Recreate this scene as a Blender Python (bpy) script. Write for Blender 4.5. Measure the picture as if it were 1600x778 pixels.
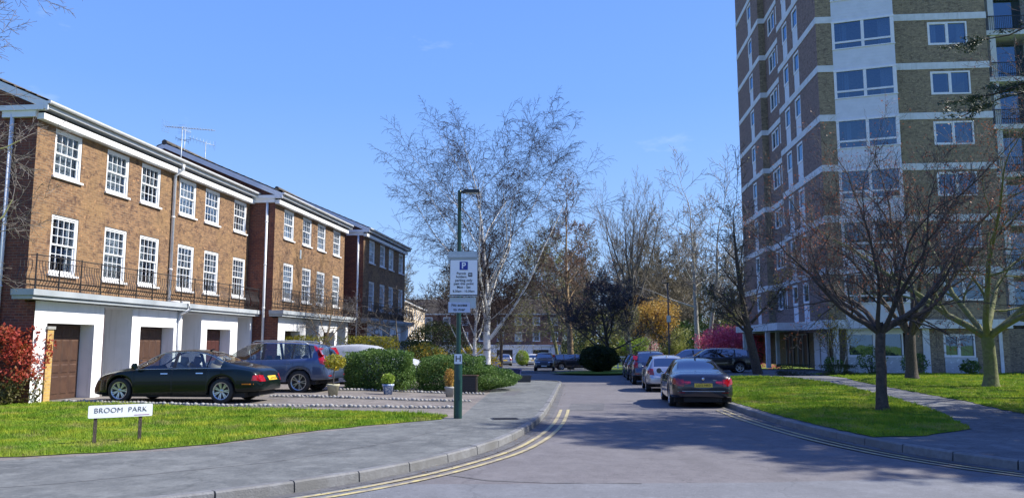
import bpy, math, random
import numpy as np
from mathutils import Vector, Matrix
from mathutils.bvhtree import BVHTree
from mathutils.geometry import tessellate_polygon
R = math.radians
for o in list(bpy.data.objects): bpy.data.objects.remove(o)
scene = bpy.context.scene
COL = scene.collection
# ------------------------------------------------------------------ camera
cam_d = bpy.data.cameras.new('camera'); cam = bpy.data.objects.new('camera', cam_d); COL.objects.link(cam)
cam.location = (0, 0, 1.6); cam.rotation_euler = (R(90 + 6.815), 0, 0)
cam_d.sensor_width = 36; cam_d.lens = 36 * 1230 / 1600; cam_d.clip_start = .1; cam_d.clip_end = 5000
scene.camera = cam
# ------------------------------------------------------------------ sky, sun, exposure
SUN_EL, SUN_AZ = 45.0, 85.4          # azimuth clockwise from +Y
w = bpy.data.worlds.new('World'); scene.world = w; w.use_nodes = True
nt = w.node_tree; nt.nodes.clear()
def wn(t): return nt.nodes.new(t)
sky = wn('ShaderNodeTexSky'); sky.sky_type = 'NISHITA'; sky.sun_disc = False
sky.sun_elevation = R(SUN_EL); sky.sun_rotation = R(SUN_AZ)
sky.air_density = 1.3; sky.dust_density = 0.5; sky.ozone_density = 4.0
bg = wn('ShaderNodeBackground'); bg.inputs[1].default_value = .125
wo = wn('ShaderNodeOutputWorld')
# the deep clear blue of the day: Nishita sky blended with a blue gradient, and a few faint cirrus wisps
tc = wn('ShaderNodeTexCoord'); sx = wn('ShaderNodeSeparateXYZ'); nt.links.new(tc.outputs['Generated'], sx.inputs[0])
rp = wn('ShaderNodeValToRGB'); rp.color_ramp.elements[0].position = 0; rp.color_ramp.elements[1].position = .75
rp.color_ramp.elements[0].color = (.35, .59, 1.0, 1); rp.color_ramp.elements[1].color = (.09, .235, .94, 1)
e = rp.color_ramp.elements.new(.3); e.color = (.17, .385, 1.0, 1)
nt.links.new(sx.outputs[2], rp.inputs[0])
sc_ = wn('ShaderNodeVectorMath'); sc_.operation = 'SCALE'; sc_.inputs['Scale'].default_value = 5.0; nt.links.new(rp.outputs[0], sc_.inputs[0])
mx = wn('ShaderNodeMix'); mx.data_type = 'RGBA'; mx.inputs[0].default_value = .82; nt.links.new(sky.outputs[0], mx.inputs[6]); nt.links.new(sc_.outputs[0], mx.inputs[7])
mp = wn('ShaderNodeMapping'); mp.inputs['Scale'].default_value = (2.2, 2.2, 7.0); mp.inputs['Location'].default_value = (.35, .1, .2)
nz = wn('ShaderNodeTexNoise'); nz.inputs['Scale'].default_value = 2.4; nz.inputs['Detail'].default_value = 9; nz.inputs['Roughness'].default_value = .6
r2 = wn('ShaderNodeValToRGB'); r2.color_ramp.elements[0].position = .63; r2.color_ramp.elements[1].position = .85
r2.color_ramp.elements[0].color = (0, 0, 0, 1); r2.color_ramp.elements[1].color = (.4, .4, .4, 1)
m2 = wn('ShaderNodeMix'); m2.data_type = 'RGBA'; m2.inputs[7].default_value = (4.6, 5.2, 6.2, 1)
nt.links.new(tc.outputs['Generated'], mp.inputs['Vector']); nt.links.new(mp.outputs[0], nz.inputs['Vector']); nt.links.new(nz.outputs[0], r2.inputs[0])
nt.links.new(r2.outputs[0], m2.inputs[0]); nt.links.new(mx.outputs[2], m2.inputs[6])
nt.links.new(m2.outputs[2], bg.inputs[0]); nt.links.new(bg.outputs[0], wo.inputs[0])
sd = bpy.data.lights.new('sun', 'SUN'); sun = bpy.data.objects.new('sun', sd); COL.objects.link(sun)
sd.energy = 5.0; sd.angle = R(.53); sd.color = (1, .95, .86)
el, az = R(SUN_EL), R(SUN_AZ)
SV = Vector((math.cos(el) * math.sin(az), math.cos(el) * math.cos(az), math.sin(el)))
sun.rotation_euler = SV.to_track_quat('Z', 'Y').to_euler()
scene.view_settings.view_transform = 'Standard'; scene.view_settings.look = 'None'
scene.view_settings.gamma = 1; scene.view_settings.use_curve_mapping = False
scene.view_settings.exposure = 0.8

# ------------------------------------------------------------------ helpers
def sm(a, b, x):
    t = np.clip((np.asarray(x, float) - a) / (b - a), 0, 1); return t * t * (3 - 2 * t)
def gz(x, y):
    x = np.asarray(x, float); y = np.asarray(y, float)
    a = np.clip(y - 14, 0, 130) * .0135
    return -a * np.maximum(sm(-7, -1, x), sm(60, 100, y)) * (1 - .57 * sm(6, 14, x) * (1 - sm(55, 75, y)))
def gzf(x, y): return float(gz(x, y))

def tag(o, label=None, cat=None, group=None, kind=None):
    if label: o['label'] = label
    if cat: o['category'] = cat
    if group: o['group'] = group
    if kind: o['kind'] = kind
    return o
def empty(name, loc=(0, 0, 0), rz=0, label=None, cat=None, group=None, sc=None):
    o = bpy.data.objects.new(name, None); COL.objects.link(o); o.location = loc; o.rotation_euler = (0, 0, rz)
    o.empty_display_size = .2
    if sc: o.scale = (sc, sc, sc)
    return tag(o, label, cat, group)
def link(name, me, parent=None, loc=None, rz=None):
    o = bpy.data.objects.new(name, me); COL.objects.link(o)
    if parent: o.parent = parent
    if loc is not None: o.location = loc
    if rz is not None: o.rotation_euler = (0, 0, rz)
    return o
def np_mesh(name, V, Q, mats, midx=None, uv=None, smooth=False):
    """V (n,3); Q list of (m,k) index arrays"""
    me = bpy.data.meshes.new(name)
    Q = [q for q in Q if len(q)]
    me.vertices.add(len(V)); me.vertices.foreach_set('co', np.asarray(V, np.float32).ravel())
    nl = sum(q.size for q in Q); npoly = sum(len(q) for q in Q)
    me.loops.add(nl); me.polygons.add(npoly)
    me.loops.foreach_set('vertex_index', np.concatenate([q.ravel() for q in Q]).astype(np.int32))
    tot = np.concatenate([np.full(len(q), q.shape[1], np.int32) for q in Q])
    st = np.concatenate([[0], np.cumsum(tot)[:-1]]).astype(np.int32)
    me.polygons.foreach_set('loop_start', st); me.polygons.foreach_set('loop_total', tot)
    if smooth: me.polygons.foreach_set('use_smooth', np.ones(npoly, bool))
    if midx is not None: me.polygons.foreach_set('material_index', np.asarray(midx, np.int32))
    for m in (mats if isinstance(mats, (list, tuple)) else [mats]): me.materials.append(m)
    me.update(calc_edges=True); me.validate()
    return me

class MB:
    def __init__(s): s.v = []; s.f = []; s.m = []; s.uv = []; s.sm = []
    def poly(s, pts, m=0, uv=None, smooth=False):
        b = len(s.v); s.v += [tuple(p) for p in pts]; s.f.append(tuple(range(b, b + len(pts)))); s.m.append(m); s.sm.append(smooth)
        if uv is None:
            p0, p1, p2 = Vector(pts[0]), Vector(pts[1]), Vector(pts[2])
            n = (p1 - p0).cross(p2 - p0)
            if n.length < 1e-12: n = Vector((0, 0, 1))
            n.normalize()
            if abs(n.z) > .7: uv = [(p[0], p[1]) for p in pts]
            else:
                t = Vector((-n.y, n.x, 0)).normalized(); uv = [(Vector(p).dot(t), p[2]) for p in pts]
        s.uv += list(uv)
    def box(s, x0, x1, y0, y1, z0, z1, m=0, M=None, skip=''):
        if x1 < x0: x0, x1 = x1, x0
        if y1 < y0: y0, y1 = y1, y0
        if z1 < z0: z0, z1 = z1, z0
        P = [(x0, y0, z0), (x1, y0, z0), (x1, y1, z0), (x0, y1, z0), (x0, y0, z1), (x1, y0, z1), (x1, y1, z1), (x0, y1, z1)]
        if M is not None: P = [tuple(M @ Vector(p)) for p in P]
        for k, f in (('b', (0, 3, 2, 1)), ('t', (4, 5, 6, 7)), ('f', (0, 1, 5, 4)), ('r', (1, 2, 6, 5)), ('k', (2, 3, 7, 6)), ('l', (3, 0, 4, 7))):
            if k not in skip: s.poly([P[i] for i in f], m)
    def tube(s, pts, r, n=8, m=0, cap=True, smooth=True):
        pts = [Vector(p) for p in pts]; rr = r if isinstance(r, (list, tuple)) else [r] * len(pts)
        rings = []; 
        for i, p in enumerate(pts):
            d = (pts[min(i + 1, len(pts) - 1)] - pts[max(i - 1, 0)]).normalized()
            a = d.cross(Vector((0, 0, 1)) if abs(d.z) < .9 else Vector((0, 1, 0))).normalized(); b = a.cross(d)
            rings.append([p + (a * math.cos(t * 2 * math.pi / n) + b * math.sin(t * 2 * math.pi / n)) * rr[i] for t in range(n)])
        base = len(s.v)
        for rg in rings: s.v += [tuple(q) for q in rg]
        for i in range(len(pts) - 1):
            for k in range(n):
                a0 = base + i * n + k; b0 = base + i * n + (k + 1) % n
                s.f.append((a0, a0 + n, b0 + n, b0)); s.m.append(m); s.sm.append(smooth); s.uv += [(0, 0)] * 4
        if cap:
            s.f.append(tuple(base + k for k in range(n))); s.m.append(m); s.sm.append(False); s.uv += [(0, 0)] * n
            e = base + (len(pts) - 1) * n
            s.f.append(tuple(e + k for k in reversed(range(n)))); s.m.append(m); s.sm.append(False); s.uv += [(0, 0)] * n
    def lathe(s, prof, n=24, m=0, axis='z', c=(0, 0, 0), smooth=True):
        base = len(s.v)
        for r, h in prof:
            for k in range(n):
                t = k * 2 * math.pi / n; a, b = r * math.cos(t), r * math.sin(t)
                p = (a, b, h) if axis == 'z' else (a, h, b)
                s.v.append((p[0] + c[0], p[1] + c[1], p[2] + c[2]))
        for i in range(len(prof) - 1):
            for k in range(n):
                a0 = base + i * n + k; b0 = base + i * n + (k + 1) % n
                s.f.append((a0, b0, b0 + n, a0 + n)); s.m.append(m); s.sm.append(smooth); s.uv += [(0, 0)] * 4
    def wall(s, P, D, L, z0, z1, holes=(), depth=.12, m=0, mr=None, N=None, rev=True):
        """vertical wall from P along D (2-vectors), N = outward normal"""
        D = Vector(D).normalized(); N = Vector(N) if N is not None else Vector((D.y, -D.x))
        mr = m if mr is None else mr
        xs = sorted({0, L} | {min(max(h[k], 0), L) for h in holes for k in (0, 1)})
        zs = sorted({z0, z1} | {min(max(h[k], z0), z1) for h in holes for k in (2, 3)})
        q = lambda a, z, d=0: (P[0] + D.x * a - N.x * d, P[1] + D.y * a - N.y * d, z)
        flip = (D.x * -N.y + D.y * N.x) < 0   # orientation
        def put(pts, uv, mm):
            if flip: pts = pts[::-1]; uv = uv[::-1]
            s.poly(pts, mm, uv)
        for i in range(len(xs) - 1):
            for j in range(len(zs) - 1):
                a, b, c, d = xs[i], xs[i + 1], zs[j], zs[j + 1]; ca, cz = (a + b) / 2, (c + d) / 2
                if any(h[0] < ca < h[1] and h[2] < cz < h[3] for h in holes): continue
                put([q(a, c), q(b, c), q(b, d), q(a, d)], [(a, c), (b, c), (b, d), (a, d)], m)
        if rev:
            for h in holes:
                a, b, c, d = max(h[0], 0), min(h[1], L), max(h[2], z0), min(h[3], z1)
                dp = h[4] if len(h) > 4 else depth
                put([q(a, c), q(a, d), q(a, d, dp), q(a, c, dp)], [(0, c), (0, d), (dp, d), (dp, c)], mr)
                put([q(b, c, dp), q(b, d, dp), q(b, d), q(b, c)], [(0, c), (0, d), (dp, d), (dp, c)], mr)
                put([q(a, d), q(b, d), q(b, d, dp), q(a, d, dp)], [(a, 0), (b, 0), (b, dp), (a, dp)], mr)
                if c > z0 + .01: put([q(a, c, dp), q(b, c, dp), q(b, c), q(a, c)], [(a, 0), (b, 0), (b, dp), (a, dp)], mr)
    def build(s, name, mats, parent=None, loc=None, rz=None):
        me = s.mesh(name, mats); return link(name, me, parent, loc, rz)
    def mesh(s, name, mats):
        me = bpy.data.meshes.new(name); me.from_pydata(s.v, [], s.f)
        for m in (mats if isinstance(mats, (list, tuple)) else [mats]): me.materials.append(m)
        me.polygons.foreach_set('material_index', s.m); me.polygons.foreach_set('use_smooth', s.sm)
        u = me.uv_layers.new(name='UVMap'); u.data.foreach_set('uv', np.asarray(s.uv, np.float32).ravel())
        me.update(); return me

# ------------------------------------------------------------------ materials
def nodes_mat(name):
    m = bpy.data.materials.new(name); m.use_nodes = True; t = m.node_tree; b = t.nodes['Principled BSDF']
    return m, t, b
def N(t, kind, **k):
    n = t.nodes.new(kind)
    for a, v in k.items(): setattr(n, a, v)
    return n
def c4(c): return (c[0], c[1], c[2], 1)
def mixn(t, f, a, b):
    n = N(t, 'ShaderNodeMix', data_type='RGBA')
    for s, v in ((0, f), (6, a), (7, b)):
        if hasattr(v, 'links') or isinstance(v, bpy.types.NodeSocket): t.links.new(v, n.inputs[s])
        else: n.inputs[s].default_value = v if s == 0 else c4(v)
    return n.outputs[2]
def noise(t, scale, detail=4, rough=.6, vec=None, lo=.35, hi=.65):
    n = N(t, 'ShaderNodeTexNoise'); n.inputs['Scale'].default_value = scale; n.inputs['Detail'].default_value = detail; n.inputs['Roughness'].default_value = rough
    if vec is not None: t.links.new(vec, n.inputs['Vector'])
    r = N(t, 'ShaderNodeMapRange'); r.inputs[1].default_value = lo; r.inputs[2].default_value = hi
    t.links.new(n.outputs[0], r.inputs[0]); return r.outputs[0]
def objv(t): return N(t, 'ShaderNodeTexCoord').outputs['Object']
def mat(name, a, b=None, rough=.6, scale=8, c=None, cscale=1, metal=0, spec=.5, bump=0, bscale=None, coat=0, lo=.35, hi=.65, trans=0):
    m, t, p = nodes_mat(name); v = objv(t)
    b = b or tuple(x * .82 for x in a)
    out = mixn(t, noise(t, scale, vec=v, lo=lo, hi=hi), a, b)
    if c: out = mixn(t, noise(t, cscale, vec=v), out, c)
    t.links.new(out, p.inputs['Base Color'])
    p.inputs['Roughness'].default_value = rough; p.inputs['Metallic'].default_value = metal
    p.inputs['Specular IOR Level'].default_value = spec
    if coat: p.inputs['Coat Weight'].default_value = coat; p.inputs['Coat Roughness'].default_value = .03
    if bump:
        bn = N(t, 'ShaderNodeBump'); bn.inputs['Strength'].default_value = bump; bn.inputs['Distance'].default_value = .02
        t.links.new(noise(t, bscale or scale * 3, vec=v, lo=.2, hi=.8), bn.inputs['Height']); t.links.new(bn.outputs[0], p.inputs['Normal'])
    return m
def leafmat(name, a, b, c=None, rough=.55, scale=9, cscale=1.6, tr=.35):
    m, t, p = nodes_mat(name); v = objv(t)
    out = mixn(t, noise(t, scale, 2, vec=v, lo=.4, hi=.6), a, b)
    if c: out = mixn(t, noise(t, cscale, 3, vec=v, lo=.42, hi=.6), out, c)
    t.links.new(out, p.inputs['Base Color']); p.inputs['Roughness'].default_value = rough; p.inputs['Specular IOR Level'].default_value = .35
    tb = N(t, 'ShaderNodeBsdfTranslucent'); t.links.new(out, tb.inputs[0]); ms = N(t, 'ShaderNodeMixShader'); ms.inputs[0].default_value = tr
    t.links.new(p.outputs[0], ms.inputs[1]); t.links.new(tb.outputs[0], ms.inputs[2])
    t.links.new(ms.outputs[0], t.nodes['Material Output'].inputs[0]); return m
def brickmat(name, c1, c2, mortar, c3, blotch=None):
    m, t, p = nodes_mat(name); uv = N(t, 'ShaderNodeTexCoord').outputs['UV']
    bt = N(t, 'ShaderNodeTexBrick'); t.links.new(uv, bt.inputs[0])
    bt.inputs['Color1'].default_value = c4(c1); bt.inputs['Color2'].default_value = c4(c2); bt.inputs['Mortar'].default_value = c4(mortar)
    bt.inputs['Scale'].default_value = 1; bt.inputs['Mortar Size'].default_value = .006; bt.inputs['Mortar Smooth'].default_value = .2
    bt.inputs['Brick Width'].default_value = .225; bt.inputs['Row Height'].default_value = .075; bt.inputs['Bias'].default_value = -.1; bt.squash = 1
    # per-brick variation: noise sampled at stretched coords
    mpn = N(t, 'ShaderNodeMapping'); mpn.inputs['Scale'].default_value = (4.4, 13.3, 1); t.links.new(uv, mpn.inputs[0])
    wn_ = N(t, 'ShaderNodeTexNoise'); wn_.inputs['Scale'].default_value = .9; wn_.inputs['Detail'].default_value = 1; t.links.new(mpn.outputs[0], wn_.inputs[0])
    r = N(t, 'ShaderNodeMapRange'); r.inputs[1].default_value = .5; r.inputs[2].default_value = .72; t.links.new(wn_.outputs[0], r.inputs[0])
    out = mixn(t, r.outputs[0], bt.outputs[0], c3)
    out = mixn(t, bt.outputs[1], out, mortar)
    if blotch: out = mixn(t, noise(t, .55, 5, vec=uv, lo=.45, hi=.85), out, blotch)
    out = mixn(t, noise(t, 3.2, 3, .8, vec=uv, lo=.52, hi=.68), out, c3); out = mixn(t, noise(t, 5.5, 2, .8, vec=mpn.outputs[0] if False else uv, lo=.6, hi=.72), out, tuple(min(1, x * 1.5) for x in c1))
    t.links.new(out, p.inputs['Base Color']); p.inputs['Roughness'].default_value = .85; p.inputs['Specular IOR Level'].default_value = .2
    bn = N(t, 'ShaderNodeBump'); bn.inputs['Strength'].default_value = .35; bn.inputs['Distance'].default_value = .008; bn.invert = True
    t.links.new(bt.outputs[1], bn.inputs['Height']); t.links.new(bn.outputs[0], p.inputs['Normal']); return m
def glassmat(name, tint_, fac, spec_tint=(1, 1, 1), rough=.01):
    m, t, p = nodes_mat(name); t.nodes.remove(p)
    g = N(t, 'ShaderNodeBsdfGlossy'); g.inputs['Roughness'].default_value = rough; g.inputs[0].default_value = c4(spec_tint)
    tr = N(t, 'ShaderNodeBsdfTransparent'); tr.inputs[0].default_value = c4(tint_)
    f = N(t, 'ShaderNodeFresnel'); bf = N(t, 'ShaderNodeMath', operation='MULTIPLY_ADD'); t.links.new(N(t, 'ShaderNodeNewGeometry').outputs['Backfacing'], bf.inputs[0]); bf.inputs[1].default_value = 1 / 1.55 - 1.55; bf.inputs[2].default_value = 1.55; t.links.new(bf.outputs[0], f.inputs[0])
    ad = N(t, 'ShaderNodeMath', operation='MULTIPLY_ADD'); t.links.new(f.outputs[0], ad.inputs[0]); ad.inputs[1].default_value = .9; ad.inputs[2].default_value = fac; ad.use_clamp = True
    # slight waviness of old panes
    bn = N(t, 'ShaderNodeBump'); bn.inputs['Strength'].default_value = .04; bn.inputs['Distance'].default_value = .02
    t.links.new(noise(t, 1.2, 1, vec=objv(t), lo=.2, hi=.8), bn.inputs['Height']); t.links.new(bn.outputs[0], g.inputs['Normal'])
    ms = N(t, 'ShaderNodeMixShader'); t.links.new(ad.outputs[0], ms.inputs[0]); t.links.new(tr.outputs[0], ms.inputs[1]); t.links.new(g.outputs[0], ms.inputs[2])
    t.links.new(ms.outputs[0], t.nodes['Material Output'].inputs[0]); return m

M = {}
M['white'] = mat('white_paint', (.78, .79, .8), (.7, .71, .72), .45, 3)
M['render'] = mat('white_painted_wall', (.8, .8, .8), (.72, .73, .74), .7, 2.5, c=(.62, .63, .62), cscale=.6, bump=.1, lo=.3, hi=.7)
M['band'] = mat('concrete_band', (.62, .64, .66), (.52, .54, .55), .7, 3, c=(.42, .43, .42), cscale=.7)
def streaky(name, a, b, stain, k=.5):
    m, t, p = nodes_mat(name); v = objv(t); out = mixn(t, noise(t, 2.5, 4, vec=v), a, b)
    mpn = N(t, 'ShaderNodeMapping'); mpn.inputs['Scale'].default_value = (5, 5, .35); t.links.new(v, mpn.inputs[0])
    n1 = noise(t, 1.5, 6, .7, vec=mpn.outputs[0], lo=.5, hi=.8); n2 = noise(t, .7, 3, vec=v, lo=.4, hi=.65); mu = N(t, 'ShaderNodeMath', operation='MULTIPLY'); t.links.new(n1, mu.inputs[0]); t.links.new(n2, mu.inputs[1])
    out = mixn(t, mu.outputs[0], out, stain); out = mixn(t, noise(t, 30, 3, .8, vec=v, lo=.68, hi=.8), out, tuple(x * .7 for x in stain))
    t.links.new(out, p.inputs['Base Color']); p.inputs['Roughness'].default_value = .75
    bn = N(t, 'ShaderNodeBump'); bn.inputs['Strength'].default_value = .15; bn.inputs['Distance'].default_value = .01; t.links.new(noise(t, 18, 4, vec=v, lo=.2, hi=.8), bn.inputs['Height']); t.links.new(bn.outputs[0], p.inputs['Normal']); return m
M['render'] = streaky('white_painted_wall', (.86, .86, .86), (.8, .81, .81), (.5, .5, .47))
M['band'] = streaky('concrete_band', (.68, .7, .71), (.58, .6, .6), (.3, .31, .29))
M['panel'] = mat('white_shiplap_panel', (.66, .69, .74), (.6, .63, .68), .5, 2)
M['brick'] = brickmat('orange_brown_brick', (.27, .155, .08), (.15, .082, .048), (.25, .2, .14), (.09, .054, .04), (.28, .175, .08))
M['brick_shaded'] = brickmat('shade_toned_brick', (.2, .07, .045), (.13, .05, .038), (.2, .14, .11), (.09, .045, .045))  # house brick as dark red, the shade on side walls put into its colour
M['brick_olive'] = brickmat('olive_stock_brick', (.31, .245, .15), (.2, .158, .105), (.28, .25, .2), (.13, .1, .075), (.32, .25, .16))
M['brick_tower_shade'] = brickmat('shade_toned_tower_brick', (.26, .175, .15), (.175, .12, .105), (.27, .23, .21), (.12, .083, .075), (.24, .18, .155))  # same tower brick; the left faces' dimmer light is mixed into its colour
M['tiles'] = mat('dark_roof_tiles', (.075, .06, .055), (.045, .04, .042), .7, 14, c=(.1, .085, .06), cscale=.7, bump=.5, bscale=20)
M['brown_door'] = mat('brown_painted_timber', (.085, .045, .028), (.06, .032, .022), .45, 5)
M['maroon_door'] = mat('maroon_painted_timber', (.07, .025, .02), None, .4, 5)
M['black_metal'] = mat('black_iron', (.02, .02, .022), (.035, .028, .024), .45, 20)
M['lead'] = mat('lead_grey_slab', (.33, .37, .4), (.25, .28, .3), .5, 4, c=(.42, .45, .47), cscale=1)
M['pipe'] = mat('white_plastic_pipe', (.75, .76, .78), (.66, .67, .68), .35, 4)
M['glass'] = glassmat('window_glass', (.6, .66, .7), .26, (.8, .9, 1))
M['glass_t'] = glassmat('tower_glass', (.3, .36, .42), .13, (.55, .78, 1))
M['carglass'] = glassmat('car_glass', (.68, .74, .74), .04)
M['carglass_dark'] = glassmat('tinted_car_glass', (.05, .06, .08), .2)
M['curtain'] = mat('pale_curtain', (.6, .62, .62), (.42, .44, .46), .9, 12)
M['curtain_b'] = mat('grey_net_curtain', (.28, .33, .33), (.16, .2, .2), .9, 18)
M['dark'] = mat('dark_interior', (.02, .02, .022), None, .9, 4)
M['dark_wood'] = mat('dark_front_door', (.03, .025, .03), None, .4, 4)
M['lamp_green'] = mat('dark_green_post_paint', (.008, .05, .04), (.006, .035, .03), .35, 6)
M['alu'] = mat('grey_aluminium', (.42, .47, .5), (.36, .4, .43), .4, 6, metal=.3)
M['sign_white'] = mat('sign_white', (.82, .83, .85), (.78, .79, .81), .4, 3)
M['sign_blue'] = mat('sign_blue', (.01, .03, .3), None, .4, 3)
M['ink'] = mat('black_lettering', (.015, .015, .02), None, .5, 3)
M['ink_red'] = mat('purple_lettering', (.3, .08, .25), None, .5, 3)
M['concrete'] = mat('pale_concrete', (.4, .4, .38), (.32, .32, .31), .8, 10, c=(.25, .25, .23), cscale=1.5, bump=.2)
M['stone'] = mat('pale_cobble', (.34, .335, .32), (.18, .178, .17), .8, 9, bump=.3)
M['terracotta'] = mat('buff_pot', (.42, .4, .27), (.3, .28, .2), .7, 10)
M['bluepot'] = mat('blue_white_glazed_pot', (.5, .58, .68), (.12, .2, .4), .25, 14, lo=.45, hi=.55)
M['soil'] = mat('dark_soil', (.06, .04, .025), None, .95, 15)
M['rubber'] = mat('black_rubber', (.014, .014, .015), (.022, .022, .022), .75, 12)
M['alloy'] = mat('silver_alloy', (.55, .56, .58), None, .28, 8, metal=.85)
M['chrome'] = mat('chrome', (.75, .76, .78), None, .12, 8, metal=1)
M['plate_y'] = mat('yellow_plate', (.75, .5, .03), (.68, .46, .03), .4, 6)
M['plate_w'] = mat('white_plate', (.75, .75, .72), None, .4, 6)
M['redlamp'] = mat('red_lamp_glass', (.32, .005, .01), (.22, .003, .008), .12, 12, coat=.6)
M['redlamp_d'] = mat('deep_red_lamp_glass', (.22, .004, .012), (.15, .003, .01), .12, 12, coat=.6)
M['clearlamp'] = mat('clear_lamp_glass', (.6, .62, .65), (.4, .42, .45), .1, 15, coat=.6)
M['amber'] = mat('amber_lamp', (.7, .2, .01), None, .2, 8)
M['black_trim'] = mat('black_trim', (.02, .02, .022), None, .4, 8)
M['seat'] = mat('tan_leather', (.3, .26, .2), None, .6, 8)
M['seat_d'] = mat('dark_seat', (.03, .03, .035), None, .6, 8)
def paint(name, c, fl=.25, rough=.32):
    m, t, p = nodes_mat(name); out = mixn(t, noise(t, 2.5, 3, vec=objv(t)), c, tuple(x * .93 for x in c))
    t.links.new(out, p.inputs['Base Color']); p.inputs['Metallic'].default_value = fl; p.inputs['Roughness'].default_value = rough
    p.inputs['Coat Weight'].default_value = 1; p.inputs['Coat Roughness'].default_value = .03; return m
M['p_green'] = paint('dark_green_car_paint', (.0015, .007, .007))
M['p_green'].node_tree.nodes['Principled BSDF'].inputs['Coat Weight'].default_value = .5; M['p_green'].node_tree.nodes['Principled BSDF'].inputs['Specular IOR Level'].default_value = .2
M['p_blue'] = paint('slate_blue_car_paint', (.075, .105, .19), .5)
M['p_navy'] = paint('blue_black_car_paint', (.006, .008, .02))
M['p_black'] = paint('black_car_paint', (.006, .007, .01))
M['p_silver'] = paint('silver_car_paint', (.4, .42, .46), .6)
M['p_grey'] = paint('gunmetal_car_paint', (.045, .06, .1), .5)
M['p_blue2'] = paint('pale_blue_car_paint', (.12, .18, .36), .4)
M['p_white'] = paint('white_car_paint', (.7, .7, .7), 0)
M['cover'] = mat('grey_cloth_car_cover', (.4, .42, .45), (.3, .32, .35), .75, 3, c=(.24, .26, .3), cscale=1.4, bump=.5, bscale=3)
M['bark'] = mat('dark_bark', (.09, .07, .055), (.045, .036, .03), .9, 12, bump=.6, bscale=22)
M['bark_moss'] = mat('mossy_bark', (.2, .2, .09), (.1, .085, .055), .9, 10, c=(.12, .14, .04), cscale=3, bump=.6, bscale=20)
M['bark_buff'] = mat('buff_bark', (.36, .25, .13), (.2, .14, .08), .9, 6, bump=.5, bscale=14)
M['bark_grey'] = mat('grey_bark', (.2, .18, .15), (.11, .1, .085), .9, 7, bump=.4, bscale=16)
M['bark_pale'] = mat('pale_bark', (.42, .42, .38), (.25, .25, .22), .9, 5, bump=.4, bscale=16)
M['twig'] = mat('brown_twigs', (.1, .088, .08), (.055, .048, .046), .8, 6)
M['twig_wood'] = mat('olive_brown_twigs', (.2, .17, .11), (.11, .095, .07), .8, .25)
M['twig_red'] = mat('reddish_twigs', (.19, .13, .09), (.11, .08, .06), .8, 6)
M['twig_grey'] = mat('grey_twigs', (.24, .21, .18), (.14, .125, .11), .8, 6)
M['twig_birch'] = mat('purple_brown_twigs', (.055, .038, .034), (.035, .026, .025), .95, 6, spec=.1)
def birchmat():
    m, t, p = nodes_mat('birch_bark'); v = objv(t)
    mpn = N(t, 'ShaderNodeMapping'); mpn.inputs['Scale'].default_value = (1.6, 1.6, 6); t.links.new(v, mpn.inputs[0])
    out = mixn(t, noise(t, 1.6, 5, vec=mpn.outputs[0], lo=.56, hi=.64), (.66, .64, .6), (.06, .05, .045))
    t.links.new(out, p.inputs['Base Color']); p.inputs['Roughness'].default_value = .75; return m
M['bark_birch'] = birchmat()
M['l_dark'] = leafmat('dark_evergreen_leaf', (.035, .075, .022), (.018, .042, .016), (.06, .105, .03))
M['l_mid'] = leafmat('glossy_green_leaf', (.065, .14, .03), (.03, .075, .02), (.11, .19, .04), rough=.6)
M['l_yew'] = leafmat('yew_leaf', (.022, .045, .014), (.012, .028, .01), (.05, .06, .015))
M['l_yellow'] = leafmat('yellow_blossom', (.55, .38, .02), (.35, .25, .03), (.14, .15, .03))
M['l_gold'] = leafmat('golden_privet_leaf', (.5, .42, .03), (.3, .26, .02), (.2, .22, .03), cscale=4)
M['l_photinia'] = leafmat('red_photinia_leaf', (.5, .06, .04), (.2, .1, .03), (.34, .05, .04), scale=14, cscale=3)
M['l_photinia_g'] = leafmat('green_photinia_leaf', (.07, .09, .03), (.05, .03, .02), (.16, .14, .05), scale=12)
M['l_pink'] = leafmat('pink_blossom', (.72, .1, .2), (.52, .06, .15), (.8, .2, .32))
M['l_orange'] = leafmat('copper_orange_leaf', (.46, .27, .06), (.3, .17, .045), (.5, .34, .08))
M['l_lime'] = leafmat('fresh_lime_leaf', (.24, .36, .03), (.15, .24, .03), (.3, .4, .06))
M['l_olive'] = leafmat('young_olive_leaf', (.22, .25, .06), (.13, .15, .045), (.28, .27, .08))
M['l_bud'] = leafmat('rusty_bud', (.36, .11, .045), (.2, .07, .04), None)
M['l_plum'] = leafmat('purple_plum_leaf', (.06, .035, .06), (.035, .022, .045), None)
M['l_white'] = leafmat('white_blossom', (.6, .55, .5), (.45, .4, .35), None)
M['l_cedar'] = leafmat('cedar_needle', (.025, .05, .03), (.014, .03, .02), (.04, .07, .03), tr=.1)
M['l_ivy'] = leafmat('ivy_leaf', (.04, .07, .02), (.025, .045, .015), (.08, .1, .03))
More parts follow.
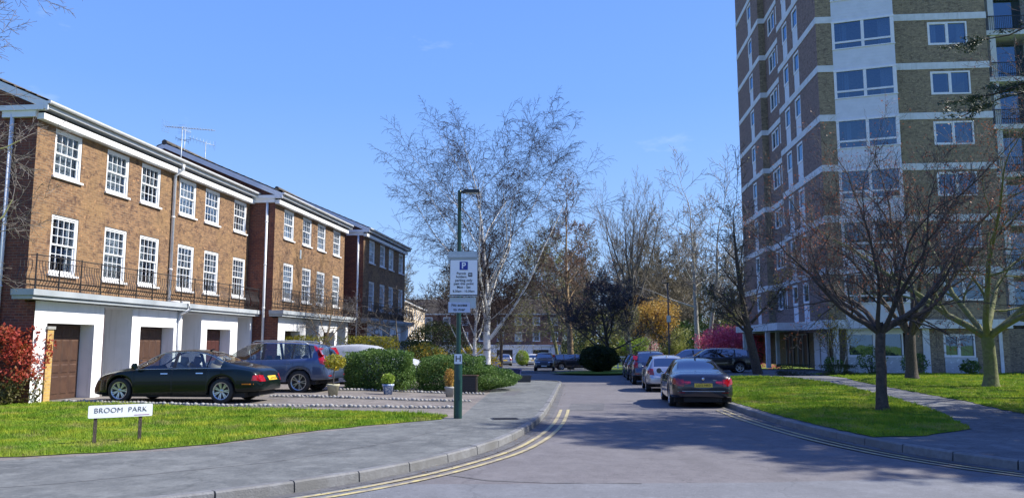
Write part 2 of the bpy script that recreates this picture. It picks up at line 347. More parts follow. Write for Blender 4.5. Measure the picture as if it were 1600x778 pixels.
# ground
def asphalt(name, a, b, c, speck=.5):
    m, t, p = nodes_mat(name); v = objv(t)
    out = mixn(t, noise(t, 60, 2, vec=v, lo=.35, hi=.65), a, b); out = mixn(t, noise(t, 14, 4, .75, vec=v, lo=.55, hi=.75), out, tuple(x * .62 for x in b)); out = mixn(t, noise(t, 33, 2, .7, vec=v, lo=.64, hi=.72), out, tuple(min(1, x * 1.9) for x in a))
    out = mixn(t, noise(t, .35, 6, .7, vec=v, lo=.4, hi=.7), out, c)
    out = mixn(t, noise(t, 2.0, 9, .85, vec=v, lo=.46, hi=.66), out, tuple(x * 1.32 for x in c)); out = mixn(t, noise(t, 5.0, 8, .85, vec=v, lo=.52, hi=.68), out, tuple(x * .72 for x in a))
    mpn = N(t, 'ShaderNodeMapping'); mpn.inputs['Scale'].default_value = (1.2, .25, 1); t.links.new(v, mpn.inputs[0])
    out = mixn(t, noise(t, 1.1, 5, .7, vec=mpn.outputs[0], lo=.55, hi=.8), out, tuple(x * .7 for x in a))
    vo = N(t, 'ShaderNodeTexVoronoi', feature='DISTANCE_TO_EDGE'); vo.inputs['Scale'].default_value = .22; 
    wv = N(t, 'ShaderNodeTexNoise'); wv.inputs['Scale'].default_value = 1.3; wv.inputs['Detail'].default_value = 4; t.links.new(v, wv.inputs[0])
    ad = N(t, 'ShaderNodeMix', data_type='RGBA', blend_type='ADD'); ad.inputs[0].default_value = .9; t.links.new(v, ad.inputs[6]); t.links.new(wv.outputs[1], ad.inputs[7]); t.links.new(ad.outputs[2], vo.inputs['Vector'])
    r = N(t, 'ShaderNodeMapRange'); r.inputs[1].default_value = .002; r.inputs[2].default_value = .006; r.inputs[3].default_value = .3; r.inputs[4].default_value = 0; t.links.new(vo.outputs['Distance'], r.inputs[0])
    out = mixn(t, r.outputs[0], out, tuple(x * .45 for x in a))
    t.links.new(out, p.inputs['Base Color']); p.inputs['Roughness'].default_value = .85; p.inputs['Specular IOR Level'].default_value = .3
    bn = N(t, 'ShaderNodeBump'); bn.inputs['Strength'].default_value = speck; bn.inputs['Distance'].default_value = .006
    t.links.new(noise(t, 110, 2, vec=v, lo=.2, hi=.8), bn.inputs['Height']); t.links.new(bn.outputs[0], p.inputs['Normal']); return m
M['road'] = asphalt('pinkish_road_asphalt', (.155, .146, .148), (.098, .092, .095), (.135, .128, .13))
M['road_main'] = asphalt('grey_road_asphalt', (.165, .17, .18), (.115, .12, .13), (.14, .145, .155))
M['pave'] = asphalt('grey_footway_asphalt', (.105, .112, .112), (.07, .075, .076), (.145, .152, .146))
M['patch'] = asphalt('dark_asphalt_patch', (.1, .1, .105), (.07, .07, .075), (.12, .12, .12))
M['drive'] = asphalt('driveway_asphalt', (.15, .135, .125), (.1, .09, .085), (.19, .17, .15))
M['path'] = asphalt('path_asphalt', (.12, .122, .125), (.075, .076, .08), (.16, .163, .165))
M['kerb'] = mat('granite_kerb', (.21, .215, .22), (.15, .15, .152), .75, 14, c=(.12, .12, .115), cscale=1.2, bump=.3)
M['yline'] = mat('worn_yellow_paint', (.5, .42, .17), (.4, .34, .17), .7, 12, c=(.24, .21, .16), cscale=6)
M['dirt'] = mat('earth', (.16, .13, .08), (.1, .08, .05), .95, 6)
def grassmat(name, k=1.0):
    m, t, p = nodes_mat(name); geo = N(t, 'ShaderNodeNewGeometry').outputs['Position']
    out = mixn(t, noise(t, 5, 4, vec=geo, lo=.35, hi=.65), (.2 * k, .33 * k, .02), (.1 * k, .2 * k, .013))
    out = mixn(t, noise(t, 1.1, 4, vec=geo, lo=.45, hi=.7), out, (.4 * k, .43 * k, .04))
    out = mixn(t, noise(t, .8, 6, .7, vec=geo, lo=.53, hi=.72), out, (.34, .28, .11)); out = mixn(t, noise(t, 2.6, 5, .7, vec=geo, lo=.58, hi=.7), out, (.06, .1, .015))
    t.links.new(out, p.inputs['Base Color']); p.inputs['Roughness'].default_value = .7; p.inputs['Specular IOR Level'].default_value = .25
    tb = N(t, 'ShaderNodeBsdfTranslucent'); t.links.new(out, tb.inputs[0]); ms = N(t, 'ShaderNodeMixShader'); ms.inputs[0].default_value = .3
    t.links.new(p.outputs[0], ms.inputs[1]); t.links.new(tb.outputs[0], ms.inputs[2]); t.links.new(ms.outputs[0], t.nodes['Material Output'].inputs[0]); return m
M['grass'] = grassmat('grass'); M['turf'] = grassmat('turf_soil', .85)

# ------------------------------------------------------------------ ground sheets
import bmesh
def sheet(name, pts, off, m, step=1.0, kind='structure', hole=None):
    bm = bmesh.new(); vs = [bm.verts.new((p[0], p[1], 0)) for p in pts]
    for tri in tessellate_polygon([[Vector((p[0], p[1], 0)) for p in pts]]):
        try: bm.faces.new([vs[i] for i in tri])
        except ValueError: pass
    xs = [p[0] for p in pts]; ys = [p[1] for p in pts]
    def cut(a, ax):
        no = (1, 0, 0) if ax == 0 else (0, 1, 0); co = (a, 0, 0) if ax == 0 else (0, a, 0)
        bmesh.ops.bisect_plane(bm, geom=bm.verts[:] + bm.edges[:] + bm.faces[:], plane_co=co, plane_no=no, dist=1e-5)
    for k in list(range(-8, 17, 1)) + [-40, -20, -12, 22, 40]:
        if min(xs) < k < max(xs): cut(k, 0)
    for k in [0, 8] + list(range(12, 60, 3)) + list(range(60, 110, 6)) + [120, 130, 144, 170]:
        if min(ys) < k < max(ys): cut(k, 1)
    for v in bm.verts: v.co.z = gzf(v.co.x, v.co.y) + off
    bm.normal_update()
    dn = [f for f in bm.faces if f.normal.z < 0]
    if dn: bmesh.ops.reverse_faces(bm, faces=dn)
    me = bpy.data.meshes.new(name); bm.to_mesh(me); bm.free(); me.materials.append(m)
    o = link(name, me); o['kind'] = kind; return o
KL = [(-40, 2.6), (-14, 4.8), (-8, 6.2), (-5.6, 7.3), (-3.8, 8.44), (-2.88, 9.2), (-1.93, 10.25), (-1.1, 11.6), (-.32, 13.5), (.26, 16.35), (.74, 20.44), (1.42, 28.59), (2.0, 36), (2.35, 40), (2.35, 41.4), (1.8, 42.4), (.6, 43.0), (-12, 43.6)]
KR = [(40, 6.4), (20, 7.2), (12, 8.2), (9.0, 9.2), (7.7, 10.15), (7.0, 11.1), (6.55, 12.0), (6.2, 13.2), (5.98, 15), (6.02, 18.7), (6.3, 22.5), (6.9, 30), (7.7, 38), (8.6, 46), (9.9, 58)]
def smooth_line(P, n=4):
    out = []
    for i in range(len(P) - 1):
        p0 = np.array(P[max(i - 1, 0)]); p1 = np.array(P[i]); p2 = np.array(P[i + 1]); p3 = np.array(P[min(i + 2, len(P) - 1)])
        for k in range(n):
            t = k / n; out.append(tuple(.5 * (2 * p1 + (p2 - p0) * t + (2 * p0 - 5 * p1 + 4 * p2 - p3) * t * t + (3 * p1 - p0 - 3 * p2 + p3) * t ** 3)))
    out.append(tuple(P[-1])); return out
KLs, KRs = smooth_line(KL, 3), smooth_line(KR, 3)
sheet('ground', [(-1500, -400), (1500, -400), (1500, 2500), (-1500, 2500)], -.26, M['turf'])
sheet('road', [(-60, -14), (60, -14), (60, 9.9), (60, 64), (4.2, 64), (-60, 64)], -.12, M['road'])
sheet('main_road_asphalt', [(-60, -14), (60, -14), (60, 14), (16, 12.6), (9, 11.2), (6, 10.45), (3, 10.05), (0, 9.95), (-60, 9.9)], -.116, M['road_main'])
sheet('road_repair_patch', [(1.5, 21.8), (2.5, 21.9), (2.9, 25), (1.85, 25)], -.116, M['patch'])
sheet('forecourt', [(-60, 64), (4.2, 64), (8.6, 70), (8.6, 140), (-60, 140)], -.06, M['path'])
sheet('parking_court', [(8.7, 46), (60, 46), (60, 66), (10, 58)], -.012, M['path'])
sheet('pavement', KLs + [(-12, 41.2), (-.9, 40.6), (-.8, 30), (-1.0, 24), (-1.15, 18.3), (-2.5, 16.0), (-3.7, 14.4), (-5, 12.2), (-7.2, 11), (-40, 8.5)], 0, M['pave'])
sheet('pavement_repair_patch', [(-.35, 27.4), (.1, 27.4), (.35, 31), (-.15, 31)], .004, M['patch'])
sheet('driveway', [(-40, 8.5), (-7.2, 11), (-5, 12.2), (-3.7, 14.4), (-2.5, 16), (-1.15, 18.3), (-1.0, 24), (-.8, 30), (-.9, 40.6), (-12, 41.2), (-12, 60), (-40, 60)], 0, M['drive'])
LAWN_L = [(-40, 9), (-14, 10.6), (-9, 11.0), (-7.2, 11.34), (-6.09, 11.8), (-5.0, 12.59), (-4.3, 13.5), (-3.57, 14.94), (-2.5, 16.3), (-1.55, 17.4), (-1.45, 18.4), (-3.11, 19.3), (-6.9, 19.95), (-12.75, 21.95), (-16, 22.2), (-22, 22.5), (-40, 22.5)]
LAWN_R1 = [(6.2, 13.75), (7.2, 14.0), (8.7, 15.2), (10.2, 19), (11.78, 24.5), (13.2, 31), (14.0, 35.5), (14.3, 42), (9.6, 45.6), (8.75, 45.6), (7.85, 38), (7.05, 30), (6.45, 22.5), (6.17, 18.7), (6.12, 15)]
LAWN_R2 = [(17.6, 47.2), (17.0, 40.5), (15.9, 37), (14.2, 29), (13.0, 22.8), (11.7, 18), (14, 15.5), (60, 15), (60, 47.2)]
sheet('pavement_right', [p for p in KRs if p[1] < 45.9] + [(8.6, 46), (60, 46), (60, 8)], -.001, M['path'])
def ragged(P, seed, amp=.045):
    rng = random.Random(seed); out = []
    for i in range(len(P)):
        a, b = Vector(P[i]), Vector(P[(i + 1) % len(P)]); L = (b - a).length; n = max(1, min(60, int(L / .3))); t = (b - a).normalized(); nn = Vector((-t.y, t.x))
        for k in range(n): q = a.lerp(b, k / n) + nn * rng.uniform(-amp, amp); out.append((q.x, q.y))
    return out
LAWN_L, LAWN_R1, LAWN_R2 = ragged(LAWN_L, 1, .06), ragged(LAWN_R1, 2, .035), ragged(LAWN_R2, 3, .06)
sheet('lawn_left', LAWN_L, .012, M['turf']); sheet('lawn_right', LAWN_R1, .012, M['turf']); sheet('lawn_tower', LAWN_R2, .014, M['turf'])
GRASS_I = [(2.8, 59.5), (5, 57.2), (9, 56), (14, 58), (60, 62), (60, 180), (9, 180), (8.6, 72), (5.5, 66), (3.4, 62)]
sheet('grass_island', GRASS_I, .02, M['turf'])
def kerb(name, P, off):
    mb = MB(); rng = random.Random(4); acc = []
    P = [Vector((p[0], p[1])) for p in P]
    # resample at 0.9 m stones
    d = [0]
    for i in range(1, len(P)): d.append(d[-1] + (P[i] - P[i - 1]).length)
    def at(s):
        s = min(max(s, 0), d[-1])
        for i in range(1, len(P)):
            if s <= d[i]: return P[i - 1].lerp(P[i], (s - d[i - 1]) / max(1e-6, d[i] - d[i - 1]))
        return P[-1]
    s = 0
    while s < d[-1] - .2:
        L = min(.92, d[-1] - s); a, b = at(s + .003), at(s + L - .004); t = (b - a).normalized(); n = Vector((t.y, -t.x)) * off
        dz = rng.uniform(-.006, .008)
        za, zb = gzf(*a) + dz + .014, gzf(*b) + dz + .014
        def pt(p, k, z): return (p.x + n.x * k, p.y + n.y * k, z)
        A = [pt(a, 0, za), pt(a, .105, za), pt(a, .125, za - .02), pt(a, .14, za - .2)]; B = [pt(b, 0, zb), pt(b, .105, zb), pt(b, .125, zb - .02), pt(b, .14, zb - .2)]
        for i in range(3): mb.poly([A[i], A[i + 1], B[i + 1], B[i]] if off > 0 else [A[i], B[i], B[i + 1], A[i + 1]])
        mb.poly([A[0], pt(a, 0, za - .2), A[3], A[2], A[1]]); mb.poly([B[0], B[1], B[2], B[3], pt(b, 0, zb - .2)])
        s += .92
    # bedding strip behind
    o = mb.build(name, M['kerb']); o['kind'] = 'structure'
kerb('kerb', KLs, 1); kerb('kerb_right', KRs, -1)
kerb('kerb_forecourt', [(-12, 63.9), (3.8, 63.9)], 1)
def offset_line(P, k):
    out = []
    for i in range(len(P)):
        a = Vector(P[max(i - 1, 0)]); b = Vector(P[min(i + 1, len(P) - 1)]); t = (b - a).normalized(); out.append((P[i][0] + t.y * k, P[i][1] - t.x * k))
    return out
def ribbon(name, P, k0, k1, off, m):
    A, B = offset_line(P, k0), offset_line(P, k1); mb = MB()
    for i in range(len(P) - 1):
        q = [A[i], B[i], B[i + 1], A[i + 1]]
        pts = [(x, y, gzf(x, y) + off) for x, y in q]
        nrm = (Vector(pts[1]) - Vector(pts[0])).cross(Vector(pts[2]) - Vector(pts[0]))
        mb.poly(pts if nrm.z > 0 else pts[::-1])
    o = mb.build(name, m); o['kind'] = 'structure'
mainL = [p for p in smooth_line(KL, 8) if p[1] < 22.3]; mainR = [p for p in smooth_line(KR, 8) if p[1] < 22.0]
ribbon('yellow_line', mainL, .42, .5, -.108, M['yline']); ribbon('yellow_line_inner', mainL, .62, .7, -.108, M['yline'])
ribbon('yellow_line_right', mainR, -.42, -.5, -.108, M['yline']); ribbon('yellow_line_right_inner', mainR, -.62, -.7, -.108, M['yline'])
ribbon('gutter', [p for p in KLs if p[1] < 42], .13, .33, -.112, M['patch']); ribbon('gutter_right', KRs, -.13, -.33, -.112, M['patch'])

def inpoly(P, X, Y):
    P = np.array(P); n = len(P); c = np.zeros(len(X), bool); j = n - 1
    for i in range(n):
        xi, yi = P[i]; xj, yj = P[j]
        with np.errstate(divide='ignore', invalid='ignore'):
            k = ((yi > Y) != (yj > Y)) & (X < (xj - xi) * (Y - yi) / (yj - yi + 1e-12) + xi)
        c ^= k; j = i
    return c
def grass_blades(name, P, dens, h, seed, box, base=.012):
    rng = np.random.default_rng(seed); x0, x1, y0, y1 = box
    n = int((x1 - x0) * (y1 - y0) * dens); X = rng.uniform(x0, x1, n); Y = rng.uniform(y0, y1, n)
    # thin out with distance and outside the view cone
    k = inpoly(P, X, Y) & (np.abs(X) < .68 * Y + 1.0) & (rng.random(n) < np.clip(17.0 / Y, .1, 1) ** 1.5)
    X, Y = X[k], Y[k]; n = len(X); wd = .006 * np.clip(Y / 12, 1, 4); hh = h * rng.uniform(.5, 1.25, n) * (1 + .5 * np.sin(X * 1.3 + 2 * np.sin(Y * .9)) * np.cos(Y * 1.7)) * np.where(np.sin(X * 7.1 + 3 * np.sin(Y * 4.3)) * np.sin(Y * 6.3 + 2 * np.sin(X * 3.7)) > .72, 1.9, 1)
    a = rng.uniform(0, 6.28, n); t = rng.uniform(-.6, .6, (n, 2)); Z = gz(X, Y) + base - .003
    A = np.stack([X - np.cos(a) * wd, Y - np.sin(a) * wd, Z], 1); B = np.stack([X + np.cos(a) * wd, Y + np.sin(a) * wd, Z], 1)
    C = np.stack([X + t[:, 0] * hh, Y + t[:, 1] * hh, Z + hh], 1)
    V = np.stack([A, B, C], 1).reshape(-1, 3); Q = np.arange(3 * n).reshape(-1, 3)
    o = link(name, np_mesh(name, V, [Q], M['grass'])); o['kind'] = 'stuff'; return o
tag(grass_blades('grass', LAWN_L, 1500, .045, 1, (-14.5, -1.2, 10.5, 22.4)), 'bright green mown grass of the verge in front of the terrace', 'grass')
tag(grass_blades('grass', LAWN_R1, 1100, .05, 2, (6, 14.4, 13.5, 46)), 'mown grass wedge between the kerb and the footpath', 'grass')
tag(grass_blades('grass', LAWN_R2, 900, .05, 3, (11.5, 32, 15, 47.2), .014), 'mown grass between the footpath and the tower block', 'grass')

# ------------------------------------------------------------------ windows
WCACHE = {}
def sash_mesh(w_, h_, rows):
    key = ('sash', w_, h_, rows)
    if key in WCACHE: return WCACHE[key]
    mb = MB(); f = .075; a, b = -w_ / 2, w_ / 2
    # box frame, front face at y=0.02 (inside reveal), local x width, z up, -y outward
    mb.box(a, a + f, 0, .09, 0, h_); mb.box(b - f, b, 0, .09, 0, h_); mb.box(a + f, b - f, 0, .09, h_ - f, h_); mb.box(a + f, b - f, 0, .09, 0, .05)
    zm = h_ * .5
    for (z0, z1, y) in ((.05, zm + .02, .045), (zm - .02, h_ - f, .02)):
        s = .045
        mb.box(a + f, a + f + s, y, y + .035, z0, z1); mb.box(b - f - s, b - f, y, y + .035, z0, z1)
        mb.box(a + f + s, b - f - s, y, y + .035, z0, z0 + s + (.02 if z0 < .1 else 0)); mb.box(a + f + s, b - f - s, y, y + .035, z1 - s, z1)
        x0, x1, zz0, zz1 = a + f + s, b - f - s, z0 + s, z1 - s
        for i in range(1, 4): x = x0 + (x1 - x0) * i / 4; mb.box(x - .009, x + .009, y + .006, y + .03, zz0, zz1)
        for j in range(1, rows):
            z = zz0 + (zz1 - zz0) * j / rows
            for i in range(4):
                xa = x0 + (x1 - x0) * i / 4 + .009; xb = x0 + (x1 - x0) * (i + 1) / 4 - .009; mb.box(xa, xb, y + .006, y + .03, z - .009, z + .009)
    fr = mb.mesh('window', M['white'])
    g = MB(); g.poly([(a + f + .02, .064, .07), (b - f - .02, .064, .07), (b - f - .02, .064, h_ - f - .02), (a + f + .02, .064, h_ - f - .02)]); gl = g.mesh('pane', M['glass'])
    s_ = MB(); s_.box(a - .06, b + .06, -.09, .06, -.06, 0); si = s_.mesh('sill', M['white'])
    WCACHE[key] = (fr, gl, si); return WCACHE[key]
def curtain_mesh(w_, h_, style):
    key = ('cur', w_, h_, style)
    if key in WCACHE: return WCACHE[key]
    mb = MB(); rngs = {'sides': [(-.5, -.28), (.28, .5)], 'full': [(-.5, .5)], 'half': [(-.5, -.05), (.3, .5)]}[style]
    for a, b in rngs:
        n = max(4, int((b - a) * w_ / .045)); P = []
        for i in range(n + 1):
            x = (a + (b - a) * i / n) * w_; P.append((x, .17 + .022 * math.sin(i * 2.1) + .008 * math.sin(i * .7)))
        for i in range(n):
            p, q = P[i], P[i + 1]; mb.poly([(p[0], p[1], .02), (q[0], q[1], .02), (q[0], q[1], h_ - .03), (p[0], p[1], h_ - .03)], smooth=True)
    WCACHE[key] = mb.mesh('curtain', M['curtain'] if w_ < 2 or style != 'full' else M['curtain_b']); return WCACHE[key]
def sash(parent, x, y, z, w_, h_, rows, cur, sill=True):
    fr, gl, si = sash_mesh(w_, h_, rows)
    o = link('window', fr, parent, (x, y, z)); link('pane', gl, o)
    if sill: link('sill', si, o)
    if cur: link('curtain', curtain_mesh(w_ - .1, h_ - .1, cur), o, (0, 0, .05))
    return o

TERR = R(83.8); TP = Vector((-12.75, 21.89)); TU = Vector((math.sin(R(6.2)), math.cos(R(6.2)))); TN = Vector((TU.y, -TU.x))
def tw(s, off): p = TP + TU * s + TN * off; return (p.x, p.y)

def railing(parent, x0, x1, yf, z0, ret0=None, step=.115, h=.92, ylen=.55):
    """bellied iron balcony rail: front along x at y=yf, return at x0 to y=yf+ylen"""
    mb = MB(); rng = random.Random(int(x0 * 10) + 5)
    mb.box(x0, x1, yf - .012, yf + .012, z0 + h - .02, z0 + h + .006); mb.box(x0, x1, yf - .01, yf + .01, z0 + .08, z0 + .1)
    mb.box(x0, x1, yf - .008, yf + .008, z0 + h - .16, z0 + h - .145)
    def bal(p, n):
        pts = [(0, .1), (-.045, .16), (-.085, .26), (-.085, .36), (-.03, .5), (.0, .62), (0, h - .15)]
        prev = None
        mb.tube([(p[0] + n[0] * a, p[1] + n[1] * a, z0 + b) for a, b in pts], .011, 4, cap=False, smooth=False)
    k = 0; x = x0
    while x < x1 + .001:
        if k % 8 == 0: mb.box(x - .014, x + .014, yf - .014, yf + .014, z0, z0 + h + .03)
        else:
            bal((x, yf), (0, 1))
        k += 1; x += step
    for xe in (x0, x1):
        mb.box(xe - .01, xe + .01, yf, yf + ylen, z0 + h - .02, z0 + h); mb.box(xe - .01, xe + .01, yf, yf + ylen, z0 + .08, z0 + .1)
        y = yf + step
        while y < yf + ylen: bal((xe, y), (1 if xe == x0 else -1, 0)); y += step
        mb.box(xe - .013, xe + .013, yf - .013, yf + .013, z0, z0 + h + .02)
    return mb.build('railing', M['black_metal'], parent)

def downpipe(parent, x, y, z0, z1, ny=-1, swan=0, axis='y'):
    mb = MB(); r = .055
    if swan:
        d = swan
        top = [(x, y - d, z1 + .12), (x, y - d, z1 - .05), (x, y, z1 - .3), (x, y, z0)] if axis == 'y' else [(x - d, y, z1 + .12), (x - d, y, z1 - .05), (x, y, z1 - .3), (x, y, z0)]
    else: top = [(x, y, z1), (x, y, z0)]
    mb.tube(top, r, 10)
    z = z0 + 1.2
    while z < z1 - .5: mb.tube([(x, y, z), (x, y, z + .06)], r * 1.25, 10); z += 1.9
    return mb.build('downpipe', M['pipe'], parent)

def garage_door(parent, x0, x1, y, h, m, cols=5):
    mb = MB(); mb.box(x0, x1, y, y + .05, .01, h)
    zs = [(.12, .82), (.9, 1.12), (1.2, h - .36), (h - .28, h - .08)]
    zs = [(.14, .66), (.74, 1.0), (1.08, 1.7), (1.78, h - .06)]
    w_ = (x1 - x0 - .1) / cols
    for i in range(cols):
        for a, b in zs:
            xa, xb = x0 + .05 + i * w_ + .04, x0 + .05 + (i + 1) * w_ - .04
            t = .018; e = .035
            # raised bevelled panel
            P = [(xa, y - .001, a), (xb, y - .001, a), (xb, y - .001, b), (xa, y - .001, b)]; Q = [(xa + e, y - t, a + e), (xb - e, y - t, a + e), (xb - e, y - t, b - e), (xa + e, y - t, b - e)]
            for k in range(4): mb.poly([P[k], P[(k + 1) % 4], Q[(k + 1) % 4], Q[k]])
            mb.poly(Q)
    o = mb.build('garage_door', m, parent)
    hb = MB(); xm = (x0 + x1) / 2 - .3; hb.tube([(xm, y - .01, 1.02), (xm, y - .06, 1.02)], .018, 8); hb.box(xm - .07, xm + .07, y - .075, y - .055, 1.0, 1.035)
    hb.build('handle', M['chrome'], o); return o

def terrace(label, s0, L, off, ups, lows, garages, porches, slab, GZ=0.0, eav=8.2, rail=True, first=False, chimney=False):
    """one block of town houses; local x along the street, -y towards the road"""
    x, y = tw(s0, off)
    root = empty('brick_house', (x, y, GZ), TERR, label, 'house')
    T = .3; D = 10.6; zc = eav - .4     # top of brick under cornice
    uph = [(u - s0, u - s0 + 1.19, 6.34, 7.7) for u in ups]; loh = [(u - s0, u - s0 + 1.17, 3.55, 5.24) for u in lows]
    # upper walls
    mb = MB()
    mb.wall((0, 0), (1, 0), L, 2.7, zc, uph + loh, .1)
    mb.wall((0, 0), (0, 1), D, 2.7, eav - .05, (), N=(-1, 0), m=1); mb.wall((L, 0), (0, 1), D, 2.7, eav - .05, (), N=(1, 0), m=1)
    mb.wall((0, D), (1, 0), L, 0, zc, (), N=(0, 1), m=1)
    # gables
    rz = eav + .1 + D / 2 * math.tan(R(23))
    for xe, fl in ((0, 1), (L, 0)):
        P = [(xe, 0, eav - .05), (xe, D / 2, rz - .12), (xe, D, eav - .05)]
        mb.poly(P if fl else P[::-1], 1)
    # soldier-course arches over the windows
    for h in uph + loh:
        mb.box(h[0] - .06, h[1] + .06, -.004, .02, h[3] + .002, h[3] + .225, 0)
    # ground storey side walls, projecting forward
    g = -.3
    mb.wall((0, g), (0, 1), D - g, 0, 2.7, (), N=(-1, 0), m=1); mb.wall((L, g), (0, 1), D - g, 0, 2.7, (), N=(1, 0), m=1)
    mb.build('brick_wall', [M['brick'], M['brick_shaded']], root)
    # white ground storey
    wb = MB(); holes = [(a - s0, b - s0, 0, 2.15, .55) for a, b in garages] + [(a - s0, b - s0, 0, 2.69, 1.9) for a, b in porches]
    wb.wall((0.004, g - .012), (1, 0), L - .008, 0, 2.74, holes, .5)
    for a, b in porches:        # floor of porch soffit + inner back wall
        wb.box(a - s0, b - s0, g + 1.9, g + 2.0, 0, 2.7)
    wb.build('white_wall', M['render'], root)
    for i, (a, b) in enumerate(garages):
        gw = b - a; x0 = a - s0 + .05; garage_door(root, x0, b - s0 - .02, g + .42, 2.12, M['maroon_door'] if i == 2 else M['brown_door'])
    for a, b in porches:
        db = MB(); db.box(a - s0 + .12, a - s0 + .98, g + 1.84, g + 1.895, .02, 2.05); do = db.build('front_door', M['dark_wood'], root)
        hb = MB(); hb.box(a - s0 + .85, a - s0 + .89, g + 1.8, g + 1.84, .95, 1.1); hb.build('handle', M['chrome'], do)
        fb = MB(); fb.box(a - s0 + .02, a - s0 + .1, g + .03, g + .1, 0, 2.68); fb.build('door_post', M['maroon_door'], root)
    # slab over ground storey
    sb = MB(); sa, se = slab[0] - s0, slab[1] - s0
    sb.box(sa, se, -.66, .0, 2.86, 3.02); sb.box(sa + .05, se - .05, -.6, 0, 2.76, 2.857)
    sb.build('balcony_slab', M['lead'], root)
    if rail: railing(root, sa + .12, min(se - .1, L - .05), -.59, 3.02, ylen=.56)
    # windows
    rng = random.Random(int(s0 * 7) + 1)
    for h in uph: sash(root, (h[0] + h[1]) / 2, .02, h[2], 1.19, h[3] - h[2], 2, rng.choice(['sides', 'full', 'half', 'full']))
    for h in loh: sash(root, (h[0] + h[1]) / 2, .02, h[2], 1.17, h[3] - h[2], 3, rng.choice(['full', 'half', 'full', 'sides']))
    # cornice: fascia, soffit, gutter
    cb = MB(); cb.box(-.05, L + .05, -.21, -.002, zc - .05, zc + .12); cb.box(-.12, L + .12, -.3, -.001, eav - .15, eav - .12); cb.box(-.12, L + .12, -.33, -.3, eav - .16, eav - .02)
    for xe in (-.12, L + .02): # cornice returns on the side walls
        cb.box(xe, xe + .1, .002, 1.0, zc + .0, eav - .1)
        cb.box(xe - .05 if xe < 0 else xe + .05, xe + .1 if xe < 0 else xe + .15, -.26, 1.05, eav - .22, eav - .08)
    cb.build('cornice', M['white'], root)
    gb = MB(); n = 8; prof = [(-.4 + .065 * math.cos(math.pi + k * math.pi / n), eav + .02 + .075 * math.sin(math.pi + k * math.pi / n)) for k in range(n + 1)]
    for k in range(n):
        (y0, z0), (y1, z1) = prof[k], prof[k + 1]
        gb.poly([(-.16, y0, z0), (-.16, y1, z1), (L + .16, y1, z1), (L + .16, y0, z0)][::-1], smooth=True)
        gb.poly([(-.16, y0 * .98 - .008, z0 + .006), (-.16, y1 * .98 - .008, z1 + .006), (L + .16, y1 * .98 - .008, z1 + .006), (L + .16, y0 * .98 - .008, z0 + .006)], smooth=True)
    gb.box(-.165, -.155, -.465, -.335, eav - .05, eav + .02); gb.box(L + .155, L + .165, -.465, -.335, eav - .05, eav + .02)
    gb.build('gutter', M['pipe'], root)
    # roof
    rb = MB(); ov = .36; ez = eav + .03; dz = math.tan(R(23))
    y0, y1 = -.38, D + .38; ry = D / 2; rzz = ez + (ry - y0) * dz
    t = .1
    for (ya, za, yb, zb, fl) in ((y0, ez, ry, rzz, 0), (y1, ez, ry, rzz, 1)):
        P = [(-.15, ya, za), (L + .15, ya, za), (L + .15, yb, zb), (-.15, yb, zb)]; rb.poly(P if not fl else P[::-1])
        P = [(a, b, c - t) for a, b, c in P]; rb.poly(P[::-1] if not fl else P)
        nrow = 16
        for i in range(nrow):     # tile courses
            ua, ub = i / nrow, (i + 1) / nrow
            A = (ya + (yb - ya) * ua, za + (zb - za) * ua); B = (ya + (yb - ya) * ub, za + (zb - za) * ub)
            P = [(-.15, A[0], A[1] + .035), (L + .15, A[0], A[1] + .035), (L + .15, B[0], B[1] + .006), (-.15, B[0], B[1] + .006)]; rb.poly(P if not fl else P[::-1])
            P = [(-.15, A[0], A[1] + .004), (L + .15, A[0], A[1] + .004), (L + .15, A[0], A[1] + .035), (-.15, A[0], A[1] + .035)]; rb.poly(P if not fl else P[::-1])
    rb.tube([(-.16, ry, rzz + .02), (L + .16, ry, rzz + .02)], .13, 8)
    rb.build('roof', M['tiles'], root)
    for xe in (-.16, L + .13):          # barge boards at both gables
        vb = MB()
        for (ya, yb, za, zb) in ((y0, ry, ez, rzz), (ry, y1, rzz, ez)):
            P = [(xe, ya, za - .26), (xe, yb, zb - .26), (xe, yb, zb - .03), (xe, ya, za - .03)]; Q = [(a + .03, b, c) for a, b, c in P]
            vb.poly(P[::-1]); vb.poly(Q)
            for k in range(4): vb.poly([P[k], P[(k + 1) % 4], Q[(k + 1) % 4], Q[k]])
        vb.build('barge_board', M['white'], root)
    return root

h1 = terrace('near sunlit brick terrace with three garage doors and long iron balcony, behind dark green car', -.7, 13.45, -.3,
        [.04, 2.45, 4.35, 6.85, 8.77, 11.25], [.12, 2.55, 4.47, 6.9, 8.88, 11.33],
        [(-.2, 1.86), (4.27, 6.34), (8.76, 10.72)], [(2.3, 3.78), (6.9, 8.3), (11.35, 12.55)], (-1.25, 12.95))
downpipe(h1, 7.05, -.07, 3.0, 7.95, swan=.3); downpipe(h1, 7.3, -.37, 0, 2.75)
pb = MB(); pb.tube([(7.05, -.07, 3.05), (7.05, -.3, 3.06), (7.3, -.7, 3.04), (7.3, -.73, 2.8), (7.3, -.37, 2.62)], .05, 8); pb.build('downpipe', M['pipe'], h1)
downpipe(h1, -.07, .72, 0, 7.9, swan=.0)
h2 = terrace('middle brick terrace with four bays of sash windows behind the yellow-topped hedge', 12.82, 9.7, .85,
        [13.85, 16.15, 18.2, 20.62], [13.95, 16.25, 18.25, 20.65], [(13.6, 15.4), (18.6, 20.3)], [(16.1, 17.9), (20.7, 22.1)], (12.5, 22.9))
downpipe(h2, -.07, .35, 0, 7.9)
sb = MB(); sb.box(3.0, 3.18, -.03, -.002, 5.62, 6.05); sb.build('wall_vent', M['alu'], h2)
